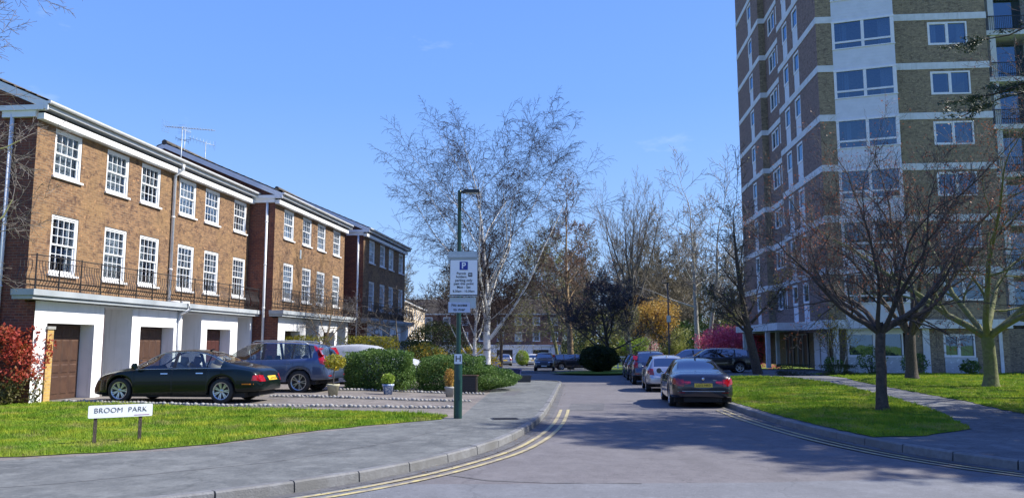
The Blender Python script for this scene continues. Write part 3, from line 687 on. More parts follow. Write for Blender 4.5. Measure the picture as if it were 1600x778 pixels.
h3 = terrace('far shaded brick terrace at the end of the staggered row, behind bare magnolia branches', 23.7, 9.9, 1.6,
        [24.85, 27.2, 29.3, 31.85], [24.9, 27.25, 29.35, 31.9], [(24.7, 26.6), (29.3, 31.1)], [(26.9, 28.8), (31.4, 33.0)], (23.4, 33.9))
downpipe(h3, -.07, .3, 0, 7.9)
# garden wall before the first garage; shade and sunlight painted into its brick colours
gx, gy = tw(-.08, 0)
gw = empty('garden_wall', (gx, gy, 0), TERR, 'tall brick garden wall beside the first garage, sunlight painted yellow on its end', 'wall')
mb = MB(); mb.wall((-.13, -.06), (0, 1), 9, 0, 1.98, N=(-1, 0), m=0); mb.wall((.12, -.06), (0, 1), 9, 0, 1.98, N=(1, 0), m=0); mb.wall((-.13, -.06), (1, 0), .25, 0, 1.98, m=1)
mb.build('brick_wall', [M['brick_shaded'], brickmat('sunlit_toned_brick', (.5, .33, .1), (.42, .26, .08), (.4, .32, .2), (.34, .2, .07))], gw)
mb = MB(); mb.box(-.16, .15, -.09, 9, 1.98, 2.06); mb.build('coping', M['concrete'], gw)

# TV aerials
def yagi(name, s, off, z0, z1, label, boom=1.5, els=13, ang=0.0, tilt=.1, grid=False):
    x, y = tw(s, off); a = empty(name, (x, y, z0), 0, label, 'aerial')
    mb = MB(); mb.tube([(0, 0, 0), (0, 0, z1 - z0)], .02, 6); mb.build('mast', M['alu'], a)
    mb = MB(); H = z1 - z0; d = Vector((math.cos(ang), math.sin(ang), tilt)); p = Vector((-d.y, d.x, 0)).normalized()
    c = Vector((0, 0, H - .05)); A = c - d * boom * .35; B = c + d * boom * .65; mb.tube([A, B], .012, 5)
    for i in range(els):
        q = A.lerp(B, (i + .5) / els); l = .17 - .003 * i; u_ = Vector((0, 0, 1)).cross(d).normalized() if not grid else Vector((0, 0, 1))
        mb.tube([q - u_ * l, q + u_ * l], .005, 4)
        if grid is False and i > 2: mb.tube([q - Vector((0, 0, .05)) - u_ * l * .7, q + Vector((0, 0, .05)) - u_ * l * .7], .004, 3)
    for k in range(6):
        v = -.2 + .08 * k; mb.tube([A + p * -.2 + Vector((0, 0, v)), A + p * .2 + Vector((0, 0, v))], .005, 3)
    mb.build('antenna', M['alu'], a)
    mb = MB(); c2 = Vector((0, 0, H - .5)); mb.tube([c2 - p * .3, c2 + p * .35], .008, 4)
    for k in range(4): q = c2 - p * .3 + p * .65 * k / 3; mb.tube([q - Vector((0, 0, .08)), q + Vector((0, 0, .08))], .005, 3)
    mb.build('lower_antenna', M['black_metal'], a); return a
yagi('tv_aerial', 6.7, -.25, 6.9, 9.6, 'TV aerial with a long ladder-like boom on the near brick terrace', 2.3, 18, R(-20), -.16)
yagi('tv_aerial', 14.8, -3.6, 9.2, 11.2, 'TV aerial with a short plain boom on the ridge of the middle terrace', 1.2, 8, R(200), .25, True)
yagi('tv_aerial', 13.6, -4.0, 9.5, 11.5, 'rake-shaped TV aerial furthest left on the ridge of the middle terrace', .7, 7, R(80), 0, True)

# ------------------------------------------------------------------ tower block
TW = R(-4.8); G0 = (28.54, 47.99); SH = 3.24; NF = 12
TX = Vector((math.cos(TW), math.sin(TW))); TY = Vector((-math.sin(TW), math.cos(TW)))
tb = empty('tower_block', (G0[0], G0[1], -.2), TW, 'twelve storey brown brick tower block with white bands and corner bay windows', 'tower block')
def floor_z(k): return 3.23 + SH * k      # z (local, ground=0) of top of band k
ztop = floor_z(NF - 1) + .9
# plan, local x (right) y (away): outline of brick body, from the frontal right corner going left and back
K1x = -8.98; EA = 9.55; BX = -8.45; YB = 15.5; CX = -8.98; EC = 24.4; RX = 1.5
def bands(mb, P, D, L, Nn, prj=.035):
    D = Vector(D); Nn = Vector(Nn)
    for k in range(NF):
        zt = floor_z(k); zb = zt - (.54 if k == 0 else .43); p = prj + (.25 if k == 0 else 0)
        a = Vector(P); b = a + D * L
        q = [a + Nn * p, b + Nn * p, b, a]
        for (z, up) in ((zt, 1), (zb, 0)):
            pts = [(v.x, v.y, z) for v in q]; nz = (Vector(pts[1]) - Vector(pts[0])).cross(Vector(pts[2]) - Vector(pts[0])).z
            mb.poly(pts if (nz > 0) == bool(up) else pts[::-1])
        pts = [(q[0].x, q[0].y, zb), (q[1].x, q[1].y, zb), (q[1].x, q[1].y, zt), (q[0].x, q[0].y, zt)]
        n = (Vector(pts[1]) - Vector(pts[0])).cross(Vector(pts[2]) - Vector(pts[0])); mb.poly(pts if n.x * Nn.x + n.y * Nn.y > 0 else pts[::-1])
        for e, s_ in ((q[0], q[3]), (q[1], q[2])):
            pts = [(e.x, e.y, zb), (s_.x, s_.y, zb), (s_.x, s_.y, zt), (e.x, e.y, zt)]; mb.poly(pts); 
wl = MB(); bd = MB()
win_w = []   # (x, y, rotz, z, kind)
# frontal wall right of the bay
def fr_holes(xa, lst, z0, z1):
    return [(a - xa, b - xa, floor_z(k) + z0, floor_z(k) + z1) for a, b in lst for k in range(NF - 1)]
wl.wall((-4.3, 0), (1, 0), RX + 4.3, 0, ztop, fr_holes(-4.3, [(-2.08, .33)], 1.16, 2.66) + [(2.0, 3.85, .95, 2.35)], .12, m=0)
wl.wall((K1x, 0), (1, 0), -8.0 - K1x, 0, ztop, (), m=0)
wl.wall((-8.0, .25), (1, 0), 3.7, 2.6, ztop, (), m=0)
A_h = fr_holes(0, [(4.1, 5.45), (6.8, 8.1)], .02, 2.66)
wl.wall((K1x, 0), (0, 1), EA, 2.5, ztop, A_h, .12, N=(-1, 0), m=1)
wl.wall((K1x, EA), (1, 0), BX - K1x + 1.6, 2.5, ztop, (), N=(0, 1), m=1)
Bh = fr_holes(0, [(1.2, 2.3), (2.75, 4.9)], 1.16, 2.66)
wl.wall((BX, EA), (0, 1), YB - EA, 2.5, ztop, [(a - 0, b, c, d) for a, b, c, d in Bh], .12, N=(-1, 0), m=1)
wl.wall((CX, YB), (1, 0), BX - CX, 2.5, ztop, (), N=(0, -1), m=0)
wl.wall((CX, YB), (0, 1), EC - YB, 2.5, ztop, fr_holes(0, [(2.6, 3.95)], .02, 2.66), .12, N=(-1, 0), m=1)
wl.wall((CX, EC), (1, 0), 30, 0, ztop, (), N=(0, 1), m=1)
wl.wall((RX, 0), (0, 1), 3.2, 0, ztop, (), N=(1, 0), m=0)
# ground floor walls under the overhang on the left
wl.wall((K1x + .9, 0), (0, 1), 6.5, 0, 2.7, [(2.0, 3.4, .9, 2.3)], .1, N=(-1, 0), m=0)
wl.wall((K1x, 0), (1, 0), .9, 0, 2.7, (), m=0)
wl.wall((K1x + 1.4, 8.2), (0, 1), EC - 8.2, 0, 2.7, (), N=(-1, 0), m=0); wl.wall((K1x + .9, 6.5), (1, 0), .5, 0, 2.7, (), N=(0, -1), m=0)
# right wing further back with balconies
RW = 3.2
wl.wall((RX + .9, RW), (1, 0), 14, 0, 2.72, (), m=0); 
wl.wall((RX + 20, 0), (0, 1), EC, 0, ztop, (), N=(1, 0), m=1)
wl.build('brick_wall', [M['brick_olive'], M['brick_tower_shade']], tb)
for P, D, L, Nn in (((-4.3, 0), (1, 0), RX + 4.3 + .03, (0, -1)), ((K1x - .03, 0), (1, 0), -7.95 - K1x, (0, -1)), ((K1x, -.03), (0, 1), EA + .03, (-1, 0)),
                    ((BX, EA), (0, 1), YB - EA, (-1, 0)), ((CX, YB), (1, 0), BX - CX, (0, -1)), ((CX, YB), (0, 1), EC - YB, (-1, 0)), ((RX, 0), (0, 1), RW, (1, 0))):
    bands(bd, P, D, L, Nn)
bd.box(K1x - .25, -4, -.2, 9.5, 2.66, 2.7); bd.box(K1x - .3, -3, EA, EC, 2.66, 2.7)
# canopy in front of the entrance
bd.box(K1x - 1.9, K1x - .26, 5.2, 19.5, 2.69, 3.2)
bd.box(K1x - 1.75, K1x - 1.45, 17.2, 17.5, 0, 2.69); bd.box(K1x - 1.75, K1x - 1.45, 9.2, 9.5, 0, 2.69); bd.box(K1x - .1, K1x + .15, 13, 13.3, 0, 2.69)
bd.box(-3.55, -3.15, -.08, .02, 0, 2.7); bd.box(-8.85, -8.5, -.08, .02, 0, 2.7); bd.box(.9, 1.1, -.05, .02, 0, 2.7)
bd.box(RX, 20, 0, 24.4, ztop, ztop + .3); bd.box(K1x, RX, 0, 24.4, ztop, ztop + .3)
bd.build('concrete_band', M['band'], tb)
for a_, b_ in ((3.6, 4.9), (5.2, 6.4)):
    eb = MB(); eb.box(K1x + .84, K1x + .895, a_, b_, 0, 2.6); eb.build('entrance_panel', M['wbrick0'] if 'wbrick0' in M else M['panel'], tb)
# entrance doors (dark recess)
for a_, b_ in ((9.6, 12.2), (13.6, 15.6)):
    eb = MB(); eb.box(K1x + 1.33, K1x + 1.39, a_, b_, .02, 2.4); eo = eb.build('entrance_door', M['dark_wood'], tb)
    eb = MB(); [eb.box(K1x + 1.27, K1x + 1.33, y - .05, y + .05, 0, 2.4) for y in (a_, (a_ + b_) / 2, b_)]; eb.box(K1x + 1.27, K1x + 1.33, a_ - .05, b_ + .05, 2.4, 2.5); eb.build('door_frame', M['alu'], eo)
# casement windows
def casement_meshes(w_, h_, lights, name='window'):
    key = ('case', w_, h_, lights)
    if key in WCACHE: return WCACHE[key]
    mb = MB(); f = .09; a, b = -w_ / 2, w_ / 2
    mb.box(a, a + f, -.02, .08, 0, h_); mb.box(b - f, b, -.02, .08, 0, h_); mb.box(a + f, b - f, -.02, .08, h_ - f, h_); mb.box(a + f, b - f, -.02, .08, 0, f)
    for i in range(1, lights): x = a + w_ * i / lights; mb.box(x - .06, x + .06, -.015, .08, f, h_ - f)
    # one opening light frame
    x0, x1 = a + f, a + w_ / lights - (.06 if lights > 1 else f); s = .05
    for (p, q, r, t) in ((x0, x0 + s, f, h_ - f), (x1 - s, x1, f, h_ - f), (x0 + s, x1 - s, f, f + s), (x0 + s, x1 - s, h_ - f - s, h_ - f)): mb.box(p, q, -.005, .05, r, t)
    fr = mb.mesh('window', M['white']); g = MB(); g.poly([(a + f, .055, f), (b - f, .055, f), (b - f, .055, h_ - f), (a + f, .055, h_ - f)]); gl = g.mesh('pane', M['glass_t'])
    WCACHE[key] = (fr, gl); return WCACHE[key]
trng = random.Random(11)
def casement(x, y, z, rz, w_, h_, lights, cur=None):
    fr, gl = casement_meshes(w_, h_, lights); o = link('window', fr, tb, (x, y, z), rz); link('pane', gl, o)
    if cur: link('curtain', curtain_mesh(w_ - .15, h_ - .1, cur), o, (0, 0, .05))
LFT = R(-90)
slit = {}
for k in range(NF - 1):
    z = floor_z(k)
    casement(-.875, .02, z + 1.16, 0, 2.41, 1.5, 2, trng.choice([None, 'sides', 'sides', 'half']))
    for a, b, xx in ((4.1, 5.45, K1x), (6.8, 8.1, K1x)):
        casement(xx + .02, (a + b) / 2, z + 1.25, LFT, b - a, 1.41, 1, trng.choice([None, 'sides']))
    casement(CX + .02, YB + 3.275, z + 1.25, LFT, 1.35, 1.41, 1, trng.choice([None, 'sides']))
    casement(BX + .02, EA + 1.75, z + 1.16, LFT, 1.1, 1.5, 1, None); casement(BX + .02, EA + 3.825, z + 1.16, LFT, 2.15, 1.5, 2, 'sides')
for a, b, xx in ((4.1, 5.45, K1x), (6.8, 8.1, K1x), (YB + 2.6, YB + 3.95, CX)):
    pm = MB(); pm.box(0, .07, a, b, .02, 1.25)
    for q in range(1, 6): pm.box(-.008, 0, a, b, .02 + q * .2, .035 + q * .2)
    pme = pm.mesh('window_panel', M['panel'])
    for k in range(NF - 1): link('window_panel', pme, tb, (xx + .03, 0, floor_z(k)))
# corner bay: plan points
b0 = Vector((-8.0, 0)); b1 = Vector((-4.52, -.95)); b2 = Vector((-4.3, 0))
for k in range(NF):
    z = floor_z(k)
# ground floor bay infill window and panel
casement(-6.3, .16, .95, 0, 3.36, 1.5, 2, 'full'); casement(-1.4 + .0, .02, .95, 0, 1.85, 1.4, 2, 'full')
M['wbrick'] = brickmat('white_painted_brick', (.6, .63, .62), (.54, .58, .57), (.4, .43, .43), (.5, .53, .52))
gp = MB(); gp.box(-8.0, -4.3, .16, .24, 0, .95); gp.build('ground_floor_panel', M['wbrick'], tb)
gp = MB(); gp.box(-8.0, -4.3, .16, .24, 2.45, 2.7); gp.build('ground_floor_panel', M['panel'], tb)
gp = MB(); gp.box(-2.3, -.4, .0 - .03, -.003, 0, .93); gp.build('ground_floor_panel', M['wbrick'], tb)
gp = MB(); gp.box(-4.34, -4.3, .0, .16, 0, 2.7); gp.build('ground_floor_panel', M['panel'], tb)
bay = empty('bay_window_stack', (0, 0, 0), 0); bay.parent = tb
D1 = (b1 - b0).normalized(); L1 = (b1 - b0).length; N1 = Vector((D1.y, -D1.x)); D2 = (b2 - b1).normalized(); L2 = (b2 - b1).length; N2 = Vector((D2.y, -D2.x))
def obox(mb, P, D, Nn, a, b, d0, d1, z0, z1):
    q = lambda s, d: Vector(P) + D * s + Nn * d
    A, B, C, E_ = q(a, d0), q(b, d0), q(b, d1), q(a, d1)
    lo = [(v.x, v.y, z0) for v in (A, B, C, E_)]; hi = [(v.x, v.y, z1) for v in (A, B, C, E_)]
    mb.poly(lo); mb.poly(hi[::-1])
    for k in range(4): mb.poly([lo[k], hi[k], hi[(k + 1) % 4], lo[(k + 1) % 4]])
for k in range(NF - 1):
    pb_ = MB(); glb = MB(); frb = MB()
    z = floor_z(k); zw0, zw1 = z + 1.02, z + 2.86; zn = floor_z(k + 1) if k < NF - 2 else ztop
    zl = z - .54 if k == 0 else z - SH + 2.86
    # spandrel panel between windows with thin drip boards
    for P, D, L, Nn in ((b0, D1, L1, N1), (b1, D2, L2, N2)):
        obox(pb_, P, D, Nn, 0, L, -.1, 0, zl + .03, zw0 - .03)
        for q in range(1, 6):
            zz = zl + .03 + (zw0 - zl - .06) * q / 6; obox(pb_, P, D, Nn, 0, L, .0, .008, zz, zz + .012)
        obox(frb, P, D, Nn, -.02, L + .03, -.1, .05, zw0 - .03, zw0 + .03)
        obox(frb, P, D, Nn, 0, .16, -.09, .02, zw0 + .03, zw1 - .03); obox(frb, P, D, Nn, L - (.2 if L > 2 else .1), L, -.09, .02, zw0 + .03, zw1 - .03); obox(frb, P, D, Nn, -.02, L + .03, -.1, .04, zw1 - .1, zw1 + .03)
        if L > 2:
            obox(frb, P, D, Nn, L / 2 - .09, L / 2 + .09, -.09, .02, zw0 + .03, zw1 - .1); obox(frb, P, D, Nn, .16, L / 2 - .09, -.08, .015, zw0 + .38, zw0 + .5); obox(frb, P, D, Nn, L / 2 + .09, L - .2, -.08, .015, zw0 + .38, zw0 + .5)
        qa, qb = Vector(P) + D * .1 - Nn * .045, Vector(P) + D * (L - .08) - Nn * .045; glb.poly([(qa.x, qa.y, zw0 + .02), (qb.x, qb.y, zw0 + .02), (qb.x, qb.y, zw1 - .08), (qa.x, qa.y, zw1 - .08)])
    pb_.build('bay_panel', M['panel'], tb); fo = frb.build('bay_window', M['white'], tb); glb.build('pane', M['glass_t'], fo)
bpy.data.objects.remove(bay)
cu = curtain_mesh(3.3, 1.75, 'sides')
for k in range(NF - 1):
    c = b0 + D1 * (L1 / 2) - N1 * .25; link('curtain', cu, tb, (c.x, c.y, floor_z(k) + 1.05), math.atan2(D1.y, D1.x))
# right wing: recessed balconies with concrete frame
cf = MB(); rl = MB(); gb_ = MB()
x0 = RX; 
cf.box(x0 + .35, x0 + .9, RW - .0, RW + .5, 2.7, ztop)
for k in range(NF):
    z = floor_z(k)
    if k < NF - 1: cf.box(x0, x0 + 16, RW + .02, RW + 2.4, z - .22, z)
    cf.box(x0 + .9, x0 + 16, RW + 0, RW + .12, z - .3, z + .02)
    for i, xx in enumerate((x0 + 1.9, x0 + 4.6, x0 + 8.5, x0 + 12.4)): cf.box(xx, xx + .38, RW + .13, RW + 1.2, z, z + SH - .23)
    for i in range(0, 40): xx = x0 + 1.0 + i * .12; rl.box(xx, xx + .02, RW + .05, RW + .07, z, z + 1.0)
    rl.box(x0 + .9, x0 + 6, RW + .04, RW + .08, z + 1.0, z + 1.05)
    gb_.box(x0 + 1.0, x0 + 16, RW + 1.2, RW + 1.25, z + .1, z + 2.6)
cf.box(x0 + 0, x0 + 16, RW + 2.4, RW + 2.5, 2.7, ztop)
cf.build('balcony_frame', M['band'], tb); rl.build('balcony_railing', M['black_metal'], tb); gb_.build('balcony_glazing', M['glass_t'], tb)

# ------------------------------------------------------------------ vegetation generators
def tubes(lines, sides):
    """lines: list of (pts (n,3), radii (n)); returns V, Q"""
    by = {}
    for p, r in lines: by.setdefault(len(r), []).append((p, r))
    Vs, Qs, base = [], [], 0
    for n, L in by.items():
        P = np.array([a for a, _ in L]); Rr = np.array([b for _, b in L]); m = len(L)
        D = np.empty_like(P); D[:, 1:-1] = P[:, 2:] - P[:, :-2]; D[:, 0] = P[:, 1] - P[:, 0]; D[:, -1] = P[:, -1] - P[:, -2]
        D /= np.linalg.norm(D, axis=2, keepdims=True) + 1e-9
        ref = np.where(np.abs(D[:, :1, 2:3]) > .85, np.array([1., 0, 0]), np.array([0, 0, 1.])); ref = np.broadcast_to(ref, D.shape)
        A = np.cross(D, ref); A /= np.linalg.norm(A, axis=2, keepdims=True) + 1e-9; B = np.cross(A, D)
        t = np.arange(sides) * 2 * np.pi / sides
        ring = A[:, :, None, :] * np.cos(t)[None, None, :, None] + B[:, :, None, :] * np.sin(t)[None, None, :, None]
        V = P[:, :, None, :] + ring * Rr[:, :, None, None]
        idx = (np.arange(m)[:, None, None] * n + np.arange(n - 1)[None, :, None]) * sides + np.arange(sides)[None, None, :]
        nx = (np.arange(m)[:, None, None] * n + np.arange(n - 1)[None, :, None]) * sides + (np.arange(sides)[None, None, :] + 1) % sides
        Q = np.stack([idx, nx, nx + sides, idx + sides], -1).reshape(-1, 4) + base
        Vs.append(V.reshape(-1, 3)); Qs.append(Q); base += m * n * sides
    if not Vs: return np.zeros((0, 3)), np.zeros((0, 4), int)
    return np.concatenate(Vs), np.concatenate(Qs)
def leaf_quads(C, size, rng, up=.0, aspect=.55):
    n = len(C); d = rng.normal(size=(n, 3)); d[:, 2] += up; d /= np.linalg.norm(d, axis=1, keepdims=True) + 1e-9
    e = rng.normal(size=(n, 3)); e -= d * (e * d).sum(1, keepdims=True); e /= np.linalg.norm(e, axis=1, keepdims=True) + 1e-9
    s = (size * rng.uniform(.6, 1.35, n))[:, None]
    V = np.stack([C - d * s * .5, C + e * s * aspect * .5, C + d * s * .5, C - e * s * aspect * .5], 1).reshape(-1, 3)
    return V, np.arange(4 * n).reshape(-1, 4)
def nrm(v): return v / (np.linalg.norm(v) + 1e-9)
def grow(cfg, seed):
    """returns (thick lines, thin lines, twig tip points)"""
    rng = np.random.default_rng(seed); thick, thin, tips = [], [], []
    nlv = len(cfg['n'])
    def br(P, D, L, r, lv):
        seg = cfg['seg'][lv]; pts = [P]; rad = [r]; ds = [D]; tip = cfg.get('tip', .25) if lv < nlv else .35
        for i in range(seg):
            w_ = cfg['wob'][lv]; D = nrm(D + rng.normal(size=3) * w_ + np.array([0, 0, cfg['trop'][lv]]))
            P = P + D * L / seg; pts.append(P); rad.append(max(r * (1 - (1 - tip) * (i + 1) / seg), cfg.get('rmin', .004))); ds.append(D)
        (thick if lv < cfg.get('thick', 2) else thin).append((np.array(pts), np.array(rad)))
        if lv >= nlv:
            tips.extend(pts[1:]); return
        n = cfg['n'][lv]; n = max(1, int(round(n * rng.uniform(.8, 1.2)))); st = cfg['start'][lv]; az = rng.uniform(0, 6.28)
        for k in range(n):
            t = st + (1 - st) * (k + rng.uniform(.1, .9)) / n; t = min(t, .985); f = t * seg; i = int(f); f -= i
            p = pts[i] * (1 - f) + pts[min(i + 1, seg)] * f; rr = rad[i] * (1 - f) + rad[min(i + 1, seg)] * f; d = ds[min(i + 1, seg)]
            az += 2.4 + rng.uniform(-.5, .5); a = R(cfg['ang'][lv] * rng.uniform(.75, 1.25))
            s1 = nrm(np.cross(d, [0.3, .1, 1.0] if abs(d[2]) < .95 else [1, 0, 0])); s2 = np.cross(d, s1)
            nd = nrm(d * math.cos(a) + (s1 * math.cos(az) + s2 * math.sin(az)) * math.sin(a))
            sh = cfg['shape'][lv]; ll = L * cfg['len'][lv] * (1 - sh * (t - st) / (1 - st + 1e-6)) * rng.uniform(.75, 1.2)
            br(p, nd, ll, max(min(rr * cfg['rr'][lv], rr * .85), cfg.get('rmin', .004)), lv + 1)
        # leader continues as a thin extension
        if lv < nlv and cfg.get('cont', True): br(pts[-1], ds[-1], L * .35, rad[-1], lv + 1)
    for (p, d, L, r) in cfg['stems']: br(np.array(p, float), nrm(np.array(d, float)), L, r, 0)
    return thick, thin, np.array(tips)
BR = lambda **k: k
def tree_data(cfg, seed, leaf=None):
    th, tn, tips = grow(cfg, seed)
    # base flare
    V1, Q1 = tubes(th, 9); V2, Q2 = tubes(tn, 3)
    lf = None
    if leaf and len(tips):
        rng = np.random.default_rng(seed + 50); n, sz, spread = leaf
        C = tips[rng.integers(0, len(tips), n)] + rng.normal(size=(n, 3)) * spread; lf = leaf_quads(C, sz, rng)
    return (V1, Q1), (V2, Q2), lf
def crown_mesh(tw_, lf, mt, ml):
    V2, Q2 = tw_
    if lf is None: return np_mesh('crown', V2, [Q2], [mt])
    V = np.concatenate([V2, lf[0]]); Q = np.concatenate([Q2, lf[1] + len(V2)])
    return np_mesh('crown', V, [Q], [mt, ml], midx=np.concatenate([np.zeros(len(Q2), int), np.ones(len(lf[1]), int)]))
def tree(name, label, cfg, seed, x, y, bark, twig, leaf=None, ml=None, rz=0, sc=1, group=None, cat='tree', z=None):
    tk, tw_, lf = tree_data(cfg, seed, leaf)
    t = empty(name, (x, y, (gzf(x, y) if z is None else z) - .03), rz, label, cat, group, sc)
    link('trunk', np_mesh('trunk', tk[0], [tk[1]], bark, smooth=True), t); link('crown', crown_mesh(tw_, lf, twig, ml), t); return t

def decid(H, r, lean=(0, 0), spread=1.0, n=(9, 7, 6, 5), start=.25, up=.06, wob=.08, stems=None, droop=0, ang=(48, 42, 40, 38), rmin=.006, ln=(.55, .55, .5, .5), thick=2):
    return dict(stems=stems or [((0, 0, 0), (lean[0], lean[1], 1), H, r)], n=n, seg=(10, 7, 5, 4, 3), wob=(wob * .5, wob, wob * 1.3, wob * 1.5, wob * 1.8), trop=(.02, up, up * .6, up * .3 - droop * .6, -droop),
                start=(start, .2, .15, .1), ang=ang, len=tuple(a * (spread if i == 0 else 1) for i, a in enumerate(ln)), shape=(.55, .4, .3, .3), rr=(.5, .55, .6, .65), rmin=rmin, thick=thick, tip=.2)

# ---- silver birch with two stems
tree('birch_tree', 'tall silver birch with two pale trunks and drooping bare twigs behind the parking sign',
     dict(stems=[((0, 0, 0), (.02, 0, 1), 9.4, .21), ((-.35, .1, 0), (-.22, .05, 1), 5.0, .13)], n=(15, 8, 7, 6), seg=(12, 9, 6, 5, 4), wob=(.05, .09, .12, .14, .16),
          trop=(.02, .07, .03, -.05, -.14), start=(.2, .15, .1, .1), ang=(46, 40, 40, 40), len=(.78, .5, .46, .5), shape=(.45, .35, .3, .2), rr=(.42, .5, .55, .6), rmin=.0062, thick=2, tip=.15),
     5, -1.2, 38.5, M['bark_birch'], M['twig_birch'])
# ---- cherries on the right lawn
def cherry(limbs, H, r, seed, spread, n=(9, 8, 7), droop=0.0, up=.04):
    rng = np.random.default_rng(seed); st = [((0, 0, -.1), (0.0, 0, 1), H + .1, r)]
    for k in range(limbs):
        a = k * 2 * math.pi / limbs + rng.uniform(-.3, .3); st.append(((0.05 * math.cos(a), .05 * math.sin(a), H - .15), (math.cos(a) * spread, math.sin(a) * spread, 1.0), rng.uniform(.9, 1.15) * 4.1, r * rng.uniform(.42, .58)))
    return st
def cherry_tree(label, x, y, H, r, seed, limbs=6, spread=.95, leaf=(1600, .045, .05), bark='bark', L=1.0, n=(10, 9, 7), extra=None):
    st = cherry(limbs, H, r, seed, spread); st = [st[0]] + [(p, d, l * L, q) for p, d, l, q in st[1:]] + (extra or [])
    cfg = dict(stems=st[1:], n=n, seg=(9, 6, 5, 3), wob=(.13, .16, .18, .2), trop=(.03, .04, .08, .08), start=(.18, .12, .1), ang=(44, 44, 42), len=(.5, .5, .5), shape=(.35, .3, .2), rr=(.48, .5, .6), rmin=.0045, thick=2, tip=.2)
    th, tn, tips = grow(cfg, seed)
    tr = st[0]; zz = np.linspace(-.1, H + .1, 9); rad = r * (1 + .55 * np.exp(-np.clip(zz, 0, 9) / .16)) * (1 - .12 * zz / H); rad[-1] *= .75; wv = np.cumsum(np.random.default_rng(seed + 3).normal(size=(9, 2)) * .012, 0)
    th.append((np.stack([wv[:, 0] - wv[0, 0], wv[:, 1] - wv[0, 1], zz], 1), rad))
    # shift limbs to the trunk top
    off = np.array([wv[-1, 0] - wv[0, 0], wv[-1, 1] - wv[0, 1], 0]); th = [(p + off if i < len(th) - 1 else p, q) for i, (p, q) in enumerate(th)]; tn = [(p + off, q) for p, q in tn]; tips = tips + off
    V1, Q1 = tubes(th, 12); V2, Q2 = tubes(tn, 3); rng = np.random.default_rng(seed + 9)
    lf = leaf_quads(tips[rng.integers(0, len(tips), leaf[0])] + rng.normal(size=(leaf[0], 3)) * leaf[2], leaf[1], rng)
    t = empty('cherry_tree', (x, y, gzf(x, y) - .02), 0, label, 'tree', 'cherry trees on the lawns')
    link('trunk', np_mesh('trunk', V1, [Q1], M[bark], smooth=True), t); link('crown', crown_mesh((V2, Q2), lf, M['twig'], M['l_bud']), t); return t
cherry_tree('nearest dark-trunked cherry on the lawn wedge beside the kerb, bare with rusty buds', 9.16, 19.77, 2.1, .13, 21, 8, 1.25, (4200, .055, .05), n=(9, 7, 6), L=.86)
cherry_tree('cherry behind the footpath with a dark trunk, upright bare boughs before the bay windows', 19.62, 39.1, 2.3, .27, 33, 7, .6, (3500, .09, .08), L=2.1, n=(9, 8, 6))
cherry_tree('mossy trunked cherry on the far lawn, rightmost, with a wide forked trunk', 18.6, 31.0, 2.1, .25, 47, 6, 1.15, (4500, .08, .06), 'bark_moss', L=1.55, n=(9, 7, 6))
tree('lawn_tree', 'slender leaning bare tree at the far tip of the lawn beside the black estate car', dict(stems=[((0, 0, 0), (-.14, 0, 1), 9.3, .3), ((-.25, 0, 2.6), (-.9, -.2, .55), 3.6, .1), ((-.3, 0, 3.0), (.7, -.3, .8), 3.4, .1)],
     n=(15, 8, 6), seg=(12, 6, 5, 4), wob=(.04, .12, .15, .18), trop=(.03, .06, .04, .03), start=(.22, .15, .1), ang=(52, 44, 42), len=(.36, .5, .5), shape=(.6, .35, .3), rr=(.4, .5, .6), rmin=.011, thick=2, tip=.08),
     8, 14.4, 46.6, M['bark'], M['twig'], (900, .1, .05), M['l_olive'])
# ---- offscreen trees whose boughs and shade reach the picture
def conifer(name, label, x, y, H, rad, seed, n=46, lean=0, extra=(), m=32, ls=.19):
    rng = np.random.default_rng(seed); th = [(np.array([[0, 0, 0], [0.05, 0, H * .4], [0, .1, H * .75], [0, 0, H]]), np.array([.3, .24, .14, .03]))]; tn = []; C = []
    specs = [(rng.uniform(.14, .97), rng.uniform(0, 6.28), None) for _ in range(n)] + list(extra)
    for f, a, Lx in specs:
        L = Lx or rad * (1.15 - f) ** .7 * rng.uniform(.7, 1.1); z = f * H; s = rng.uniform(-.05, .12); pts = []
        for i in range(7):
            q = i / 6; pts.append([math.cos(a) * L * q, math.sin(a) * L * q, z + s * L * q - .12 * L * q * q])
        pts = np.array(pts) + np.concatenate([np.zeros((1, 3)), rng.normal(size=(6, 3)) * .06]); th.append((pts, np.linspace(.07, .012, 7)))
        for k in range(int(L * 7)):
            q = rng.uniform(.15, 1); i = min(int(q * 6), 5); p = pts[i] + (pts[i + 1] - pts[i]) * (q * 6 - i); aa = a + rng.choice([-1, 1]) * rng.uniform(.5, 1.2); l = rng.uniform(.4, 1.1) * (1.2 - q * .5)
            e = p + np.array([math.cos(aa) * l, math.sin(aa) * l, rng.uniform(-.22, .06)]); m_ = (p + e) / 2 + np.array([0, 0, .05]); tn.append((np.array([p, m_, e]), np.array([.012, .008, .004])))
            t = rng.uniform(.1, 1, m)[:, None]; C.append(p + (e - p) * t + rng.normal(size=(m, 3)) * np.array([.07, .07, .035]))
    C = np.concatenate(C); V1, Q1 = tubes(th, 7); V2, Q2 = tubes(tn, 3)
    t = empty(name, (x, y, gzf(x, y)), 0, label, 'tree'); link('trunk', np_mesh('trunk', V1, [Q1], M['bark'], smooth=True), t)
    link('crown', crown_mesh((V2, Q2), leaf_quads(C, ls, rng, aspect=.25), M['twig'], M['l_cedar']), t); return t
conifer('spruce_tree', 'dark conifer just outside the right edge that shades the footpath', 19.3, 12.8, 15, 5.2, 13, 130)
conifer('spruce_tree', 'second dark conifer outside the right edge, between the first one and the cedar', 18.0, 15.2, 16, 4.6, 23, 120)
